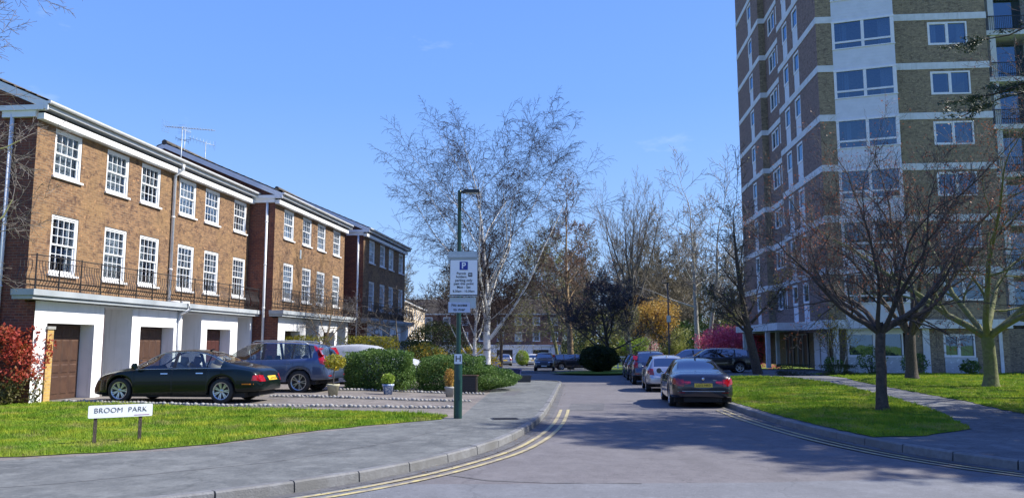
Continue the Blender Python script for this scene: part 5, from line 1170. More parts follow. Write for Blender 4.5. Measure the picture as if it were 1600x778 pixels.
def car(label, kind, x, y, head, pm, z=None, off=0.0, sc=1.0, wheel='twin', plate=None, glass='carglass_dark', lamps='side', group=None, chrome=False, seats=None, cat='car', name='parked_car', front_plate=None, roofrack=False, far=False):
    """head = heading of the bonnet in degrees counter-clockwise from +X"""
    K = CARS[kind]; zz = (gzf(x, y) + off if z is None else z)
    root = empty(name, (x, y, zz), R(head), label, cat, group, sc)
    A = lambda k, X: pchip([a for a, _ in K[k]], [b for _, b in K[k]], X)
    H2 = K['L'] / 2; RA = K['R'] + .055
    xs = set(np.round(np.linspace(-H2, H2, 62 if not far else 30), 4))
    for wx in (K['rw'], K['fw']): xs |= set(np.round(wx + np.sin(np.linspace(-np.pi / 2, np.pi / 2, 15)) * RA, 4)) | {round(wx - RA - .004, 4), round(wx + RA + .004, 4)}
    key = [v for p in K['side'] + K['bpil'] + K['doors'] for v in p] + list(K['ws']) + list(K['rwn']); xs |= {round(v, 4) for v in key}
    xs |= {round(-H2 + v, 4) for v in (.02, .05)} | {round(H2 - v, 4) for v in (.02, .05)}
    X = sorted(xs); X2 = [X[0]]
    for v in X[1:]:
        if v - X2[-1] > .012 or v in {round(q, 4) for q in key}: X2.append(v)
    X = np.array(X2); nX = len(X); top, belt, wh, wr = A('top', X), A('belt', X), A('wh', X), A('wr', X)
    zb = np.full(nX, K['sill']); zb = np.where(X < K['rw'], K['sill'] + .06 + .05 * np.clip((K['rw'] - X - .4) / .6, 0, 1), zb); zb = np.where(X > K['fw'], K['sill'] - .02, zb)
    inarch = np.zeros(nX, bool)
    for wx in (K['rw'], K['fw']):
        d = np.abs(X - wx); k = d <= RA + 1e-6; zb = np.where(k, np.maximum(zb, K['R'] + np.sqrt(np.maximum(RA ** 2 - d ** 2, 0))), zb); inarch |= k
    zb = np.minimum(zb, belt - .08); cab = np.clip((top - belt - .1) / .25, 0, 1)
    J = []
    def row(yv, zv): J.append(np.stack([X, yv, zv], 1))
    h = belt - zb; ft = np.where(inarch, 0.03, .0)
    row(wh - .10, zb + .0); row(wh - .025 + ft * .6, zb + .012); row(wh + ft * .5, zb + .12 * h + .02); row(wh + .004 + ft * .3, zb + .38 * h); row(wh, zb + .6 * h); row(wh - .004, zb + .74 * h); row(wh - .022, zb + .9 * h); row(wh - .05, belt)
    zre = belt + .015 + (top - belt - .015) * (.82 + .06 * cab); gbw = wh - .075; 
    row(gbw, belt + .012 * cab + .004)
    for t in (.34, .67, 1.0): row(gbw + (wr - gbw) * (t ** 1.25), belt + .015 + (zre - belt - .015) * t)
    row(wr - .055, zre + (top - zre) * .42); row(wr * .66, zre + (top - zre) * .80); row(wr * .33, zre + (top - zre) * .95); row(wr * 0, top)
    G = np.stack(J, 1)          # (nX, nJ, 3), left side y>0
    nJ = G.shape[1]; Gm = G[:, ::-1, :].copy(); Gm[:, :, 1] *= -1
    S = np.concatenate([G, Gm[:, 1:, :]], 1); nS = S.shape[1]     # goes left bottom -> top -> right bottom
    V = S.reshape(-1, 3).tolist(); faces = {}
    def addf(keyname, f): faces.setdefault(keyname, []).append(f)
    for i in range(nX - 1):
        xc = (X[i] + X[i + 1]) / 2
        for j in range(nS - 1):
            f = (i * nS + j, (i + 1) * nS + j, (i + 1) * nS + j + 1, i * nS + j + 1); jj = j if j < nJ - 1 else 2 * (nJ - 1) - 1 - j; left = j < nJ - 1; k = 'body'
            if 8 <= jj <= 10:
                for q, (a, b) in enumerate(K['side']):
                    if a < xc < b: k = ('side_window', q, left)
                for q, (a, b) in enumerate(K['bpil']):
                    if a < xc < b: k = ('pillar', q, left)
            elif jj >= 12 - (0) and K['ws'][0] < xc < K['ws'][1]: k = 'windscreen'
            elif jj >= 12 and K['rwn'][0] < xc < K['rwn'][1]: k = 'rear_window'
            elif jj in (1, 2, 3, 4, 5, 6) and not far:
                for q, (a, b) in enumerate(K['doors']):
                    if a < xc < b and not (inarch[i] and inarch[i + 1]): k = ('door', q, left)
            addf(k, f)
    # end caps
    def cap(i, sgn):
        ring = [i * nS + j for j in range(nS)]; zc = (zb[i] + top[i]) / 2
        P = S[i]; last = ring
        for s_, dx in ((.93, .028), (.8, .045), (.5, .058), (.0, .062)):
            nr = []
            for p in P:
                V.append([X[i] + sgn * dx, p[1] * s_, zc + (p[2] - zc) * s_]); nr.append(len(V) - 1)
            for j in range(nS - 1):
                a = (last[j], last[j + 1], nr[j + 1], nr[j]); addf('body', a if sgn < 0 else a[::-1])
            a = (last[-1], last[0], nr[0], nr[-1]); addf('body', a if sgn < 0 else a[::-1])
            last = nr
    cap(0, -1); cap(nX - 1, 1)
    allf = [f for L_ in faces.values() for f in L_]; bvh = BVHTree.FromPolygons([Vector(v) for v in V], allf)
    faces = {k: [f[::-1] for f in L_] for k, L_ in faces.items()}; V = np.array(V)
    def sub(kn, nm, m, parent=root, inset=0):
        F = np.array(faces.get(kn, [])); 
        if len(F) == 0: return None
        u, inv = np.unique(F, return_inverse=True); VV = V[u].copy()
        return link(nm, np_mesh(nm, VV, [inv.reshape(F.shape)], m, smooth=True), parent)
    body = sub('body', 'body', pm)
    sub('windscreen', 'windscreen', M[glass]); sub('rear_window', 'rear_window', M[glass])
    for k in faces:
        if k[0] == 'side_window' : sub(k, 'side_window', M[glass])
        elif k[0] == 'pillar': sub(k, 'door_pillar', M['black_trim'])
    def decal(nm, corners, axis, m, parent=root, n=(6, 4), lift=.006, thick=.012):
        """corners (a,b) x4; axis '+x','-x','+y','-y' = the side it is seen from"""
        sg = 1 if axis[0] == '+' else -1; ax = axis[1]; pts = []
        for a in range(n[0] + 1):
            for b in range(n[1] + 1):
                u_, v_ = a / n[0], b / n[1]; p = [(1 - u_) * (1 - v_) * corners[0][i] + u_ * (1 - v_) * corners[1][i] + u_ * v_ * corners[2][i] + (1 - u_) * v_ * corners[3][i] for i in (0, 1)]
                o = Vector((sg * 6, p[0], p[1])) if ax == 'x' else Vector((p[0], sg * 4, p[1])); d = Vector((-sg, 0, 0)) if ax == 'x' else Vector((0, -sg, 0))
                hit = bvh.ray_cast(o, d)
                q = hit[0] if hit[0] else (Vector((sg * (H2 - .05), p[0], p[1])) if ax == 'x' else Vector((p[0], sg * K['W'] * .47, p[1]))); pts.append(q)
        off_ = Vector((sg, 0, 0)) if ax == 'x' else Vector((0, sg, 0)); mb = MB(); N1 = n[1] + 1
        F = [p + off_ * lift for p in pts]; B = [p - off_ * thick for p in pts]
        for a in range(n[0]):
            for b in range(n[1]):
                i0 = a * N1 + b; mb.poly([F[i0], F[i0 + N1], F[i0 + N1 + 1], F[i0 + 1]], smooth=False)
        edge = [a * N1 for a in range(n[0])] + [n[0] * N1 + b for b in range(n[1])] + [a * N1 + n[1] for a in range(n[0], 0, -1)] + [b for b in range(n[1], 0, -1)]
        for k in range(len(edge)): a, b = edge[k], edge[(k + 1) % len(edge)]; mb.poly([F[a], F[b], B[b], B[a]])
        return mb.build(nm, m, parent)
    def sy(x0): return (1, -1)
    bl = lambda v: float(A('belt', np.array([v]))[0])
    for k in list(faces):
        if k[0] == 'door':
            d = sub(k, 'door', pm); ax = '+y' if k[2] else '-y'; a, b = K['doors'][k[1]]; zb_ = bl(a) - .13
            decal('door_handle', [(a + .1, zb_), (a + .3, zb_), (a + .3, zb_ + .028), (a + .1, zb_ + .028)], ax, pm if not chrome else M['chrome'], d, (3, 1), .028, .0)
            for xe in (a, b):        # shut line
                decal('shut_line', [(xe - .005, K['sill'] + .09), (xe + .005, K['sill'] + .09), (xe + .005, bl(xe) - .01), (xe - .005, bl(xe) - .01)], ax, M['ink'], d, (1, 8), .0015, .0)
    # underbody + wheel wells
    ub = MB(); ub.box(-H2 + .4, H2 - .42, -K['W'] / 2 + .13, K['W'] / 2 - .13, K['sill'] - .06, K['sill'] + .28); ub.box(-H2 + .1, H2 - .12, -K['W'] / 2 + .38, K['W'] / 2 - .38, K['sill'] - .03, K['sill'] + .2)
    ub.box(-H2 + .25, H2 - .3, -K['W'] / 2 + .3, K['W'] / 2 - .3, K['sill'] + .28, K['sill'] + .42); ub.build('underbody', M['dark'], root)
    ty, rm, dk = wheel_meshes(K['R'], wheel)
    for wx in (K['rw'], K['fw']):
        for s_ in (-1, 1):
            wo_ = link('wheel', ty, root, (wx, s_ * (K['W'] / 2 - .115), K['R']), 0 if s_ < 0 else math.pi)
            if True: link('rim', rm, wo_); link('brake_disc', dk, wo_)
    # seats
    if seats or glass == 'carglass':
        sm_ = M[seats or 'seat_d']
        for sx in (.05, -.95):
            for s_ in (-.36, .36):
                mb = MB(); mb.tube([(sx + .1, s_, .5), (sx - .02, s_, .85), (sx - .1, s_, 1.02)], [.2, .2, .16], 8); mb.tube([(sx - .1, s_, 1.0), (sx - .14, s_, 1.1), (sx - .15, s_, 1.22)], [.08, .12, .09], 8); mb.box(sx + .05, sx + .5, s_ - .22, s_ + .22, .42, .58); mb.build('seat', sm_, root)
    # mirrors
    xm = K['ws'][1] - .2; zm = bl(xm) + .08
    for s_ in (-1, 1):
        mb = MB(); y0 = s_ * (K['W'] / 2 - .06); mb.tube([(xm, y0, zm - .03), (xm - .01, y0 + s_ * .08, zm)], .02, 6)
        mb.tube([(xm + .07, y0 + s_ * .14, zm + .02), (xm + .02, y0 + s_ * .15, zm + .02), (xm - .05, y0 + s_ * .15, zm + .02)], [.03, .085, .09], 10); mb.build('door_mirror', pm, root)
    # lights, plates, trims
    t0 = float(A('belt', np.array([-H2 + .1]))[0])
    if kind in ('saloon', 'sport_saloon'):
        if lamps == 'oval':
            for s_ in (-1, 1): 
                q = [(s_ * .48, .58), (s_ * .70, .58), (s_ * .68, .76), (s_ * .5, .74)]; decal('tail_light', q if s_ > 0 else q[::-1], '-x', M['redlamp'], lift=.015)
                q = [(-2.42, .6), (-2.24, .61), (-2.27, .74), (-2.38, .76)]; decal('tail_light', q, '+y' if s_ > 0 else '-y', M['redlamp'], lift=.008)
                decal('side_marker', [(-2.3, .50), (-2.0, .50), (-2.0, .53), (-2.3, .53)], '+y' if s_ > 0 else '-y', M['amber'], lift=.004, n=(3, 1))
        else:
            for s_ in (-1, 1):
                q = [(s_ * .36, .74), (s_ * .55, .70), (s_ * .55, .83), (s_ * .36, .82)]; decal('tail_light', q if s_ > 0 else q[::-1], '-x', M['redlamp_d'], lift=.012)
                q = [(s_ * .56, .66), (s_ * .76, .68), (s_ * .74, .88), (s_ * .56, .86)]; decal('tail_light', q if s_ > 0 else q[::-1], '-x', M['redlamp'], lift=.015)
                q = [(-2.42, .7), (-2.2, .74), (-2.24, .9), (-2.36, .9)]; decal('tail_light', q, '+y' if s_ > 0 else '-y', M['redlamp'], lift=.008)
                q = [(s_ * .53, .475), (s_ * .72, .475), (s_ * .72, .50), (s_ * .53, .50)]; decal('reflector', q if s_ > 0 else q[::-1], '-x', M['redlamp_d'], lift=.006)
            decal('bumper_trim', [(-.62, .345), (.62, .345), (.62, .362), (-.62, .362)], '-x', M['chrome'], lift=.006, n=(10, 1))
            decal('bumper_crease', [(-.74, .52), (.74, .52), (.74, .535), (-.74, .535)], '-x', M['alu'], lift=.003, n=(10, 1))
        decal('boot_gap', [(-.56, .60), (.56, .60), (.56, .607), (-.56, .607)], '-x', M['ink'], lift=.002, n=(8, 1))
        decal('bumper_gap', [(-.8, .585), (.8, .585), (.8, .592), (-.8, .592)], '-x', M['ink'], lift=.002, n=(8, 1))
        pz = .70 if kind == 'saloon' else .66
    elif kind == 'suv':
        for s_ in (-1, 1):
            q = [(s_ * .66, .86), (s_ * .84, .86), (s_ * .80, 1.18), (s_ * .68, 1.12)]; decal('tail_light', q if s_ > 0 else q[::-1], '-x', M['redlamp'], lift=.015)
            q = [(-2.3, .92), (-2.06, .98), (-1.9, 1.36), (-1.98, 1.5)]; decal('tail_light', q, '+y' if s_ > 0 else '-y', M['redlamp'], lift=.012, n=(5, 8))
            q = [(-1.985, 1.36), (-1.87, 1.36), (-1.74, 1.55), (-1.8, 1.58)]; decal('tail_light', q, '+y' if s_ > 0 else '-y', M['redlamp'], lift=.01)
            q = [(s_ * .6, .56), (s_ * .8, .56), (s_ * .8, .6), (s_ * .6, .6)]; decal('reflector', q if s_ > 0 else q[::-1], '-x', M['redlamp'], lift=.008)
            decal('sill_trim', [(-1.0, .37), (1.0, .37), (1.0, .47), (-1.0, .47)], '+y' if s_ > 0 else '-y', M['black_trim'], lift=.006, n=(8, 1))
        decal('bumper_trim', [(-.8, .42), (.8, .42), (.8, .54), (-.8, .54)], '-x', M['black_trim'], lift=.008, n=(10, 1)); pz = .80
    else:
        for s_ in (-1, 1):
            q = [(s_ * .56, .72), (s_ * .76, .72), (s_ * .74, .98), (s_ * .6, .96)]; decal('tail_light', q if s_ > 0 else q[::-1], '-x', M['redlamp'], lift=.015)
            q = [(-H2 + .02, .76), (-H2 + .24, .8), (-H2 + .26, .95), (-H2 + .1, .97)]; decal('tail_light', q, '+y' if s_ > 0 else '-y', M['redlamp'], lift=.008)
        decal('bumper_gap', [(-.72, .6), (.72, .6), (.72, .607), (-.72, .607)], '-x', M['ink'], lift=.002, n=(8, 1)); pz = .72
    # front lamps and grille
    for s_ in (-1, 1):
        q = [(s_ * .36, .6), (s_ * .6, .62), (s_ * .6, .7), (s_ * .38, .68)]; hz_ = (K['sill'] - .24)
        q = [(a, b + hz_ * 1.6) for a, b in q]; decal('headlight', q if s_ > 0 else q[::-1], '+x', M['clearlamp'], lift=.015)
        q = [(H2 - .32, .62 + hz_ * 1.6), (H2 - .1, .6 + hz_ * 1.6), (H2 - .12, .68 + hz_ * 1.6), (H2 - .3, .70 + hz_ * 1.6)]; decal('headlight', q, '+y' if s_ > 0 else '-y', M['clearlamp'], lift=.008)
    decal('grille', [(-.3, .48 + hz_), (.3, .48 + hz_), (.32, .62 + hz_ * 1.6), (-.32, .62 + hz_ * 1.6)], '+x', M['black_trim'], lift=.008)
    pl_ = decal('number_plate', [(-.26, pz - .055), (.26, pz - .055), (.26, pz + .055), (-.26, pz + .055)], '-x', M['plate_y'], lift=.02, n=(1, 1)); 
    decal('number_plate', [(-.26, .34 + hz_), (.26, .34 + hz_), (.26, .44 + hz_), (-.26, .44 + hz_)], '+x', M['plate_w'], lift=.02, n=(1, 1))
    if plate:
        me = text_mesh(plate, .092, extr=.001); o = link('plate_lettering', me, pl_); zv = [v.co.x for v in pl_.data.vertices]; o.location = (min(zv) - .004, 0, pz); o.rotation_euler = (R(90), 0, R(-90)); me.materials.append(M['ink'])
    if chrome:   # chrome window surround lines
        for s_ in (-1, 1):
            pts = []
            for v in np.linspace(K['side'][0][0] - .02, K['side'][-1][1] + .02, 30):
                hit = bvh.ray_cast(Vector((v, s_ * 4, bl(v) + .012)), Vector((0, -s_, 0))); 
                if hit[0]: pts.append(hit[0])
            mb = MB(); mb.tube(pts, .009, 5); mb.build('window_trim', M['chrome'], root)
            pts = []
            for v in np.linspace(K['side'][0][0], K['side'][-1][1], 36):
                i = int(np.argmin(np.abs(X - v))); p = G[i, 11]; pts.append((p[0], s_ * (p[1] + .006), p[2] - .004))
            mb = MB(); mb.tube(pts, .009, 5); mb.build('window_trim', M['chrome'], root)
    if roofrack:
        for s_ in (-1, 1):
            mb = MB(); mb.tube([(-1.55, s_ * .6, 1.6), (-1.4, s_ * .6, 1.68), (-.6, s_ * .61, 1.73), (.3, s_ * .61, 1.71), (.4, s_ * .61, 1.66)], .016, 6); mb.build('roof_rail', M['alu'], root)
    aer = MB(); tz = float(A('top', np.array([K['rwn'][1] + .1]))[0]); aer.tube([(K['rwn'][1] + .2, 0, tz - .01), (K['rwn'][1] + .12, 0, tz + .045), (K['rwn'][1] + .05, 0, tz + .06)], [.03, .022, .008], 6); aer.build('roof_aerial', pm, root)
    root['_bvh'] = 0; del root['_bvh']
    return root, decal

def text_mesh(txt, size, extr=.002, align='CENTER', off=0.0, space=1.0, valign='CENTER', lsp=1.0, shear=0):
    cu = bpy.data.curves.new('lettering', 'FONT'); cu.body = txt; cu.size = size; cu.extrude = extr; cu.align_x = align; cu.align_y = valign; cu.offset = off; cu.space_character = space; cu.space_line = lsp
    o = bpy.data.objects.new('lettering', cu); COL.objects.link(o); dg = bpy.context.evaluated_depsgraph_get(); me = bpy.data.meshes.new_from_object(o.evaluated_get(dg)); bpy.data.objects.remove(o); bpy.data.curves.remove(cu)
    me.name = 'lettering'; me.materials.clear(); return me

TH = 173.8   # heading across the drives, bonnet to the house
car('dark green saloon with silver multi-spoke wheels parked on the drive nearest the lawn', 'sport_saloon', -9.12, 22.4, TH, M['p_green'], z=0.0, wheel='twin', plate='LD04 GXB', glass='carglass', lamps='oval', chrome=True, seats='seat')
car('slate blue sport utility car with tall red tail lamps behind the dark green saloon', 'suv', -8.25, 27.2, TH, M['p_blue'], z=-.04, wheel='five', plate='LC12 UVE', glass='carglass', roofrack=True)
bw, dc = car('black saloon with yellow rear plate, front of the row parked along the right kerb', 'saloon', 5.72, 25.15, 90 - 6.2, M['p_navy'], off=-.12, sc=.97, wheel='ten', plate='LG12 HKD')
mb = MB(); mb.lathe([(.001, -.006), (.036, -.006), (.04, .004)], 20, axis='z'); o = mb.build('badge', M['chrome'], bw, (-2.475, 0, .885)); o.rotation_euler = (0, R(90), 0)
o = link('badge_lettering', text_mesh('520d', .05), bw, (-2.47, -.33, .845)); o.rotation_euler = (R(90), 0, R(-90)); o.data.materials.append(M['chrome'])
RG = 'cars parked along the right kerb'
bw['group'] = RG
HR = 90 - 6.2
car('silver hatchback parked directly ahead of the black saloon', 'hatch', 6.55, 34.3, HR, M['p_silver'], off=-.12, wheel='five', group=RG, far=True)
car('dark sport utility car with red upright lamps parked ahead of the silver hatchback', 'suv', 7.2, 41.9, HR, M['p_grey'], off=-.12, wheel='five', group=RG, far=True)
car('small black hatchback parked ahead of the dark sport utility car', 'hatch', 7.75, 48.0, HR, M['p_black'], off=-.12, wheel='far', group=RG, far=True)
car('farthest dark hatchback in the row along the right kerb', 'hatch', 8.35, 53.6, HR, M['p_grey'], off=-.12, wheel='far', group=RG, far=True)
car('black estate car seen side on, parked beyond the lawn by the leaning tree', 'estate', 12.75, 50.2, 176, M['p_black'], off=-.01, sc=1.03, wheel='five', far=True)
car('pale blue estate car parked behind the black estate car', 'estate', 12.3, 54.6, 176, M['p_blue2'], off=-.01, wheel='five', far=True)
car('grey blue hatchback at the end of the pavement, partly hidden by the low bush', 'hatch', -2.3, 49.5, 120, M['p_blue2'], off=-.12, wheel='five', far=True)
car('black sport utility car facing the camera at the far end of the road', 'suv', 2.9, 70.5, 266, M['p_black'], off=-.06, sc=.95, wheel='far', far=True)
car('dark blue estate car parked side on behind the facing black car', 'estate', 5.9, 75.0, 4, M['p_navy'], off=-.06, wheel='far', far=True)
car('silver estate car parked before a far garage, left of the bright green bush', 'estate', -1.0, 101, 94, M['p_silver'], off=-.06, wheel='far', far=True)
car('white car half hidden behind the facing black car', 'hatch', 2.6, 99, 90, M['p_white'], off=-.06, wheel='far', far=True)

# car under a cloth cover
def covered():
    K = CARS['estate']; xs = np.linspace(-2.42, 2.45, 60); rng = np.random.default_rng(4)
    top = pchip([-2.42, -2.2, -1.8, -1.2, -.3, .4, 1.3, 2.0, 2.35, 2.45], [.9, 1.15, 1.4, 1.5, 1.56, 1.5, 1.12, .98, .82, .66], xs); wh = pchip([-2.42, -2.1, -1, 1, 2.1, 2.45], [.72, .88, .95, .94, .86, .66], xs); wr = pchip([-2.42, -1.8, -1, .4, 1.3, 2.2, 2.45], [.5, .6, .63, .64, .75, .6, .4], xs); belt = pchip([-2.42, -2, 0, 1.3, 2.1, 2.45], [.8, 1.0, .98, .95, .8, .55], xs)
    V = []; nr = 26
    for i, x in enumerate(xs):
        prof = [(wh[i] + .03, .10), (wh[i] + .02, .3), (wh[i], .55), (wh[i], .8 * belt[i]), (wh[i] - .05, belt[i])] + [(wh[i] - .05 + (wr[i] - wh[i] + .05) * t, belt[i] + (top[i] - .06 - belt[i]) * t) for t in (.3, .6, 1)] + [(wr[i] * .85, top[i] - .02), (wr[i] * .6, top[i]), (wr[i] * .3, top[i] + .006), (0, top[i] + .008)]
        full = prof + [(-a, b) for a, b in prof[-2::-1]]
        for k, (a, b) in enumerate(full):
            w_ = .02 * math.sin(x * 7 + k * 1.3) + .012 * math.sin(x * 17 + k * 2.1) + (.03 * math.sin(x * 11) if b < .5 else 0); V.append((x, a + (w_ if a > 0 else -w_), b + .5 * w_ if b > .2 else b + .02 * math.sin(x * 9)))
    n = len(full); Q = [(i * n + k, (i + 1) * n + k, (i + 1) * n + k + 1, i * n + k + 1) for i in range(59) for k in range(n - 1)]
    b0_ = len(V)
    for e, sg in ((0, -1), (59, 1)):
        for s_ in (.9, .55, .0):
            for k in range(n): p = V[e * n + k]; V.append((xs[e] + sg * (.05 if s_ > .6 else .08), p[1] * s_, .5 + (p[2] - .5) * s_ if s_ < .9 else p[2] * .97))
        st = b0_ + (0 if sg < 0 else 3 * n); prev = [e * n + k for k in range(n)]
        for r_ in range(3):
            cur = [st + r_ * n + k for k in range(n)]
            for k in range(n - 1): f = (prev[k], prev[k + 1], cur[k + 1], cur[k]); Q.append(f if sg < 0 else f[::-1])
            prev = cur
    o = link('covered_car', np_mesh('covered_car', V, [np.array(Q)], M['cover'], smooth=True), None, (-6.0, 32.3, gzf(-6, 32.3)), R(-4)); tag(o, 'car shrouded in a creased pale grey cloth cover behind the blue car', 'covered car')
covered()

# ------------------------------------------------------------------ street furniture
lx, ly = -1.2, 17.75; lz = gzf(lx, ly)
lamp = empty('street_lamp', (lx, ly, lz), 0, 'slim dark green street lamp post carrying the parking sign', 'street lamp')
mb = MB(); mb.lathe([(.092, -.02), (.092, 1.18), (.085, 1.24), (.058, 1.32), (.055, 1.4)], 20); mb.build('post_base', M['lamp_green'], lamp)
mb = MB(); mb.lathe([(.055, 1.4), (.048, 3.2), (.04, 5.05), (.043, 5.06), (.043, 5.12), (.001, 5.13)], 16); mb.build('post', M['lamp_green'], lamp)
mb = MB(); mb.tube([(-.03, 0, 5.07), (.12, 0, 5.1)], .03, 8); P = [(.06, .3, .45), (.16, .42, .40)]
mb.box(.08, .46, -.09, .09, 5.06, 5.115); mb.box(.1, .44, -.08, .08, 5.115, 5.135); mb.build('lantern', M['black_trim'], lamp)
mb = MB(); mb.box(.14, .42, -.065, .065, 5.048, 5.059); mb.build('lamp_glass', M['clearlamp'], lamp)
mb = MB(); mb.box(-.045, .045, -.094, -.09, .4, .85); mb.build('access_door', M['lamp_green'], lamp)
def panel(name, parent, x0, x1, z0, z1, y, m, t=.006): mb = MB(); mb.box(x0, x1, y - t, y, z0, z1); return mb.build(name, m, parent)
def lettering(txt, size, parent, x, y, z, m, **k):
    me = text_mesh(txt, size, extr=.0015, **k); o = link('lettering', me, parent, (x, y, z)); o.rotation_euler = (R(90), 0, 0); me.materials.append(m); return o
ps = empty('parking_sign', (lx, ly, lz), 0, 'white permit parking sign with a blue P panel on the lamp post', 'sign')
zo = -lz + .035
panel('backing_plate', ps, -.24, .42, 3.34 + zo, 3.62 + zo, -.075, M['alu'])
panel('clamp', ps, -.24, .42, 3.475 + zo, 3.495 + zo, -.095, M['lead'], .02); panel('clamp', ps, -.24, .42, 2.6 + zo, 2.62 + zo, -.095, M['lead'], .012)
panel('sign_border', ps, -.2, .43, 2.635 + zo, 3.435 + zo, -.086, M['ink']); panel('sign_face', ps, -.19, .42, 2.645 + zo, 3.425 + zo, -.094, M['sign_white'], .003)
panel('blue_panel', ps, .02, .205, 3.2 + zo, 3.385 + zo, -.1, M['sign_blue'], .003)
lettering('P', .19, ps, .112, -.105, 3.292 + zo, M['sign_white'], off=.004)
for t, zt, sz, xx in (('Permit', 3.12, .078, .06), ('holders', 3.045, .078, .06), ('parking only', 2.965, .078, .115), ('past this point', 2.89, .078, .115), ('Mon - Sat', 2.81, .078, .115), ('8.30am - 10.30am', 2.72, .068, .115)): lettering(t, sz, ps, xx, -.1, zt + zo, M['ink'], off=.0012)
panel('zone_symbol', ps, .215, .305, 3.05 + zo, 3.135 + zo, -.1, M['ink'], .003); panel('zone_symbol_bar', ps, .228, .292, 3.075 + zo, 3.085 + zo, -.104, M['sign_white'], .002); panel('zone_symbol_bar', ps, .228, .292, 3.1 + zo, 3.11 + zo, -.104, M['sign_white'], .002)
rs = empty('access_sign', (lx, ly, lz), 0, 'small pale sign reading No access to river below the parking sign', 'sign')
panel('backing_plate', rs, -.2, .39, 2.34 + zo, 2.58 + zo, -.072, M['alu']); panel('sign_border', rs, -.23, .27, 2.24 + zo, 2.485 + zo, -.082, M['lead']); panel('sign_face', rs, -.22, .26, 2.25 + zo, 2.475 + zo, -.09, mat('pale_blue_sign', (.5, .56, .72), None, .45), .003)
lettering('No access', .085, rs, .02, -.096, 2.41 + zo, M['ink'], off=.002); lettering('to river', .085, rs, .02, -.096, 2.31 + zo, M['ink'], off=.002)
hs = empty('hydrant_sign', (lx, ly, lz), 0, 'small white plate with a black H low on the lamp post', 'sign')
panel('sign_border', hs, -.09, .1, 1.1 + zo, 1.335 + zo, -.096, M['ink']); panel('sign_face', hs, -.08, .09, 1.11 + zo, 1.325 + zo, -.104, M['sign_white'], .003); lettering('H', .19, hs, .005, -.109, 1.217 + zo, M['ink'], off=.002)

# BROOM PARK nameplate
sa_ = R(33); p0 = Vector((-6.62, 12.92)); p1 = Vector((-6.12, 13.25)); pc = (p0 + p1) / 2
ns = empty('street_sign', (pc.x - .02, pc.y, 0), sa_, 'low white street nameplate reading BROOM PARK on two dark posts', 'sign')
hw = .475; r_ = .02; mb = MB(); pts = []
for cx_, cz_, a0 in ((hw - r_, .605 - r_, 0), (-hw + r_, .605 - r_, 90), (-hw + r_, .405 + r_, 180), (hw - r_, .405 + r_, 270)):
    for k in range(5): a = R(a0 + k * 22.5); pts.append((cx_ + r_ * math.cos(a), cz_ + r_ * math.sin(a)))
mb.poly([(a, -.012, b) for a, b in pts][::-1]); mb.poly([(a, .0, b) for a, b in pts])
for k in range(len(pts)): a, b = pts[k], pts[(k + 1) % len(pts)]; mb.poly([(a[0], -.012, a[1]), (b[0], -.012, b[1]), (b[0], 0, b[1]), (a[0], 0, a[1])])
mb.build('nameplate', M['sign_white'], ns)
lettering('BROOM  PARK', .115, ns, -.0, -.0155, .52, M['ink'], off=-.002, space=1.05)
panel('red_rule', ns, .2, .43, .427, .436, -.0125, M['ink_red'], .002)
for xx in (-.36, .30): mb = MB(); mb.box(xx - .025, xx + .025, .001, .045, -.1, .59); mb.build('post', M['bark'], ns)

# notice board at the left edge behind the photinia
nb = empty('notice_board', (-14.6, 22.35, 0), R(-4), 'white notice board on posts behind the red photinia', 'sign')
panel('board', nb, -1.4, .95, 1.35, 1.95, 0, M['sign_white'], .02)
for xx in (-1.2, .75): mb = MB(); mb.box(xx, xx + .07, .002, .07, 0, 1.9); mb.build('post', M['white'], nb)
lettering('TT  G', .17, nb, .42, -.024, 1.72, M['ink_red']); lettering('PTI', .12, nb, .3, -.024, 1.47, M['ink_red'])

# far lamp post
fl = empty('street_lamp', (9.35, 47.2, gzf(9.35, 47.2)), 0, 'tall thin black lamp post beyond the row of parked cars', 'street lamp')
mb = MB(); mb.lathe([(.08, 0), (.08, 1.2), (.05, 1.3), (.04, 5.5), (.001, 5.52)], 12); mb.build('post', M['black_metal'], fl)
mb = MB(); mb.box(-.3, .05, -.07, .07, 5.5, 5.56); mb.build('lantern', M['black_trim'], fl); mb = MB(); mb.box(-.12, .12, -.06, -.05, 3.2, 3.6); mb.build('small_plate', M['alu'], fl)

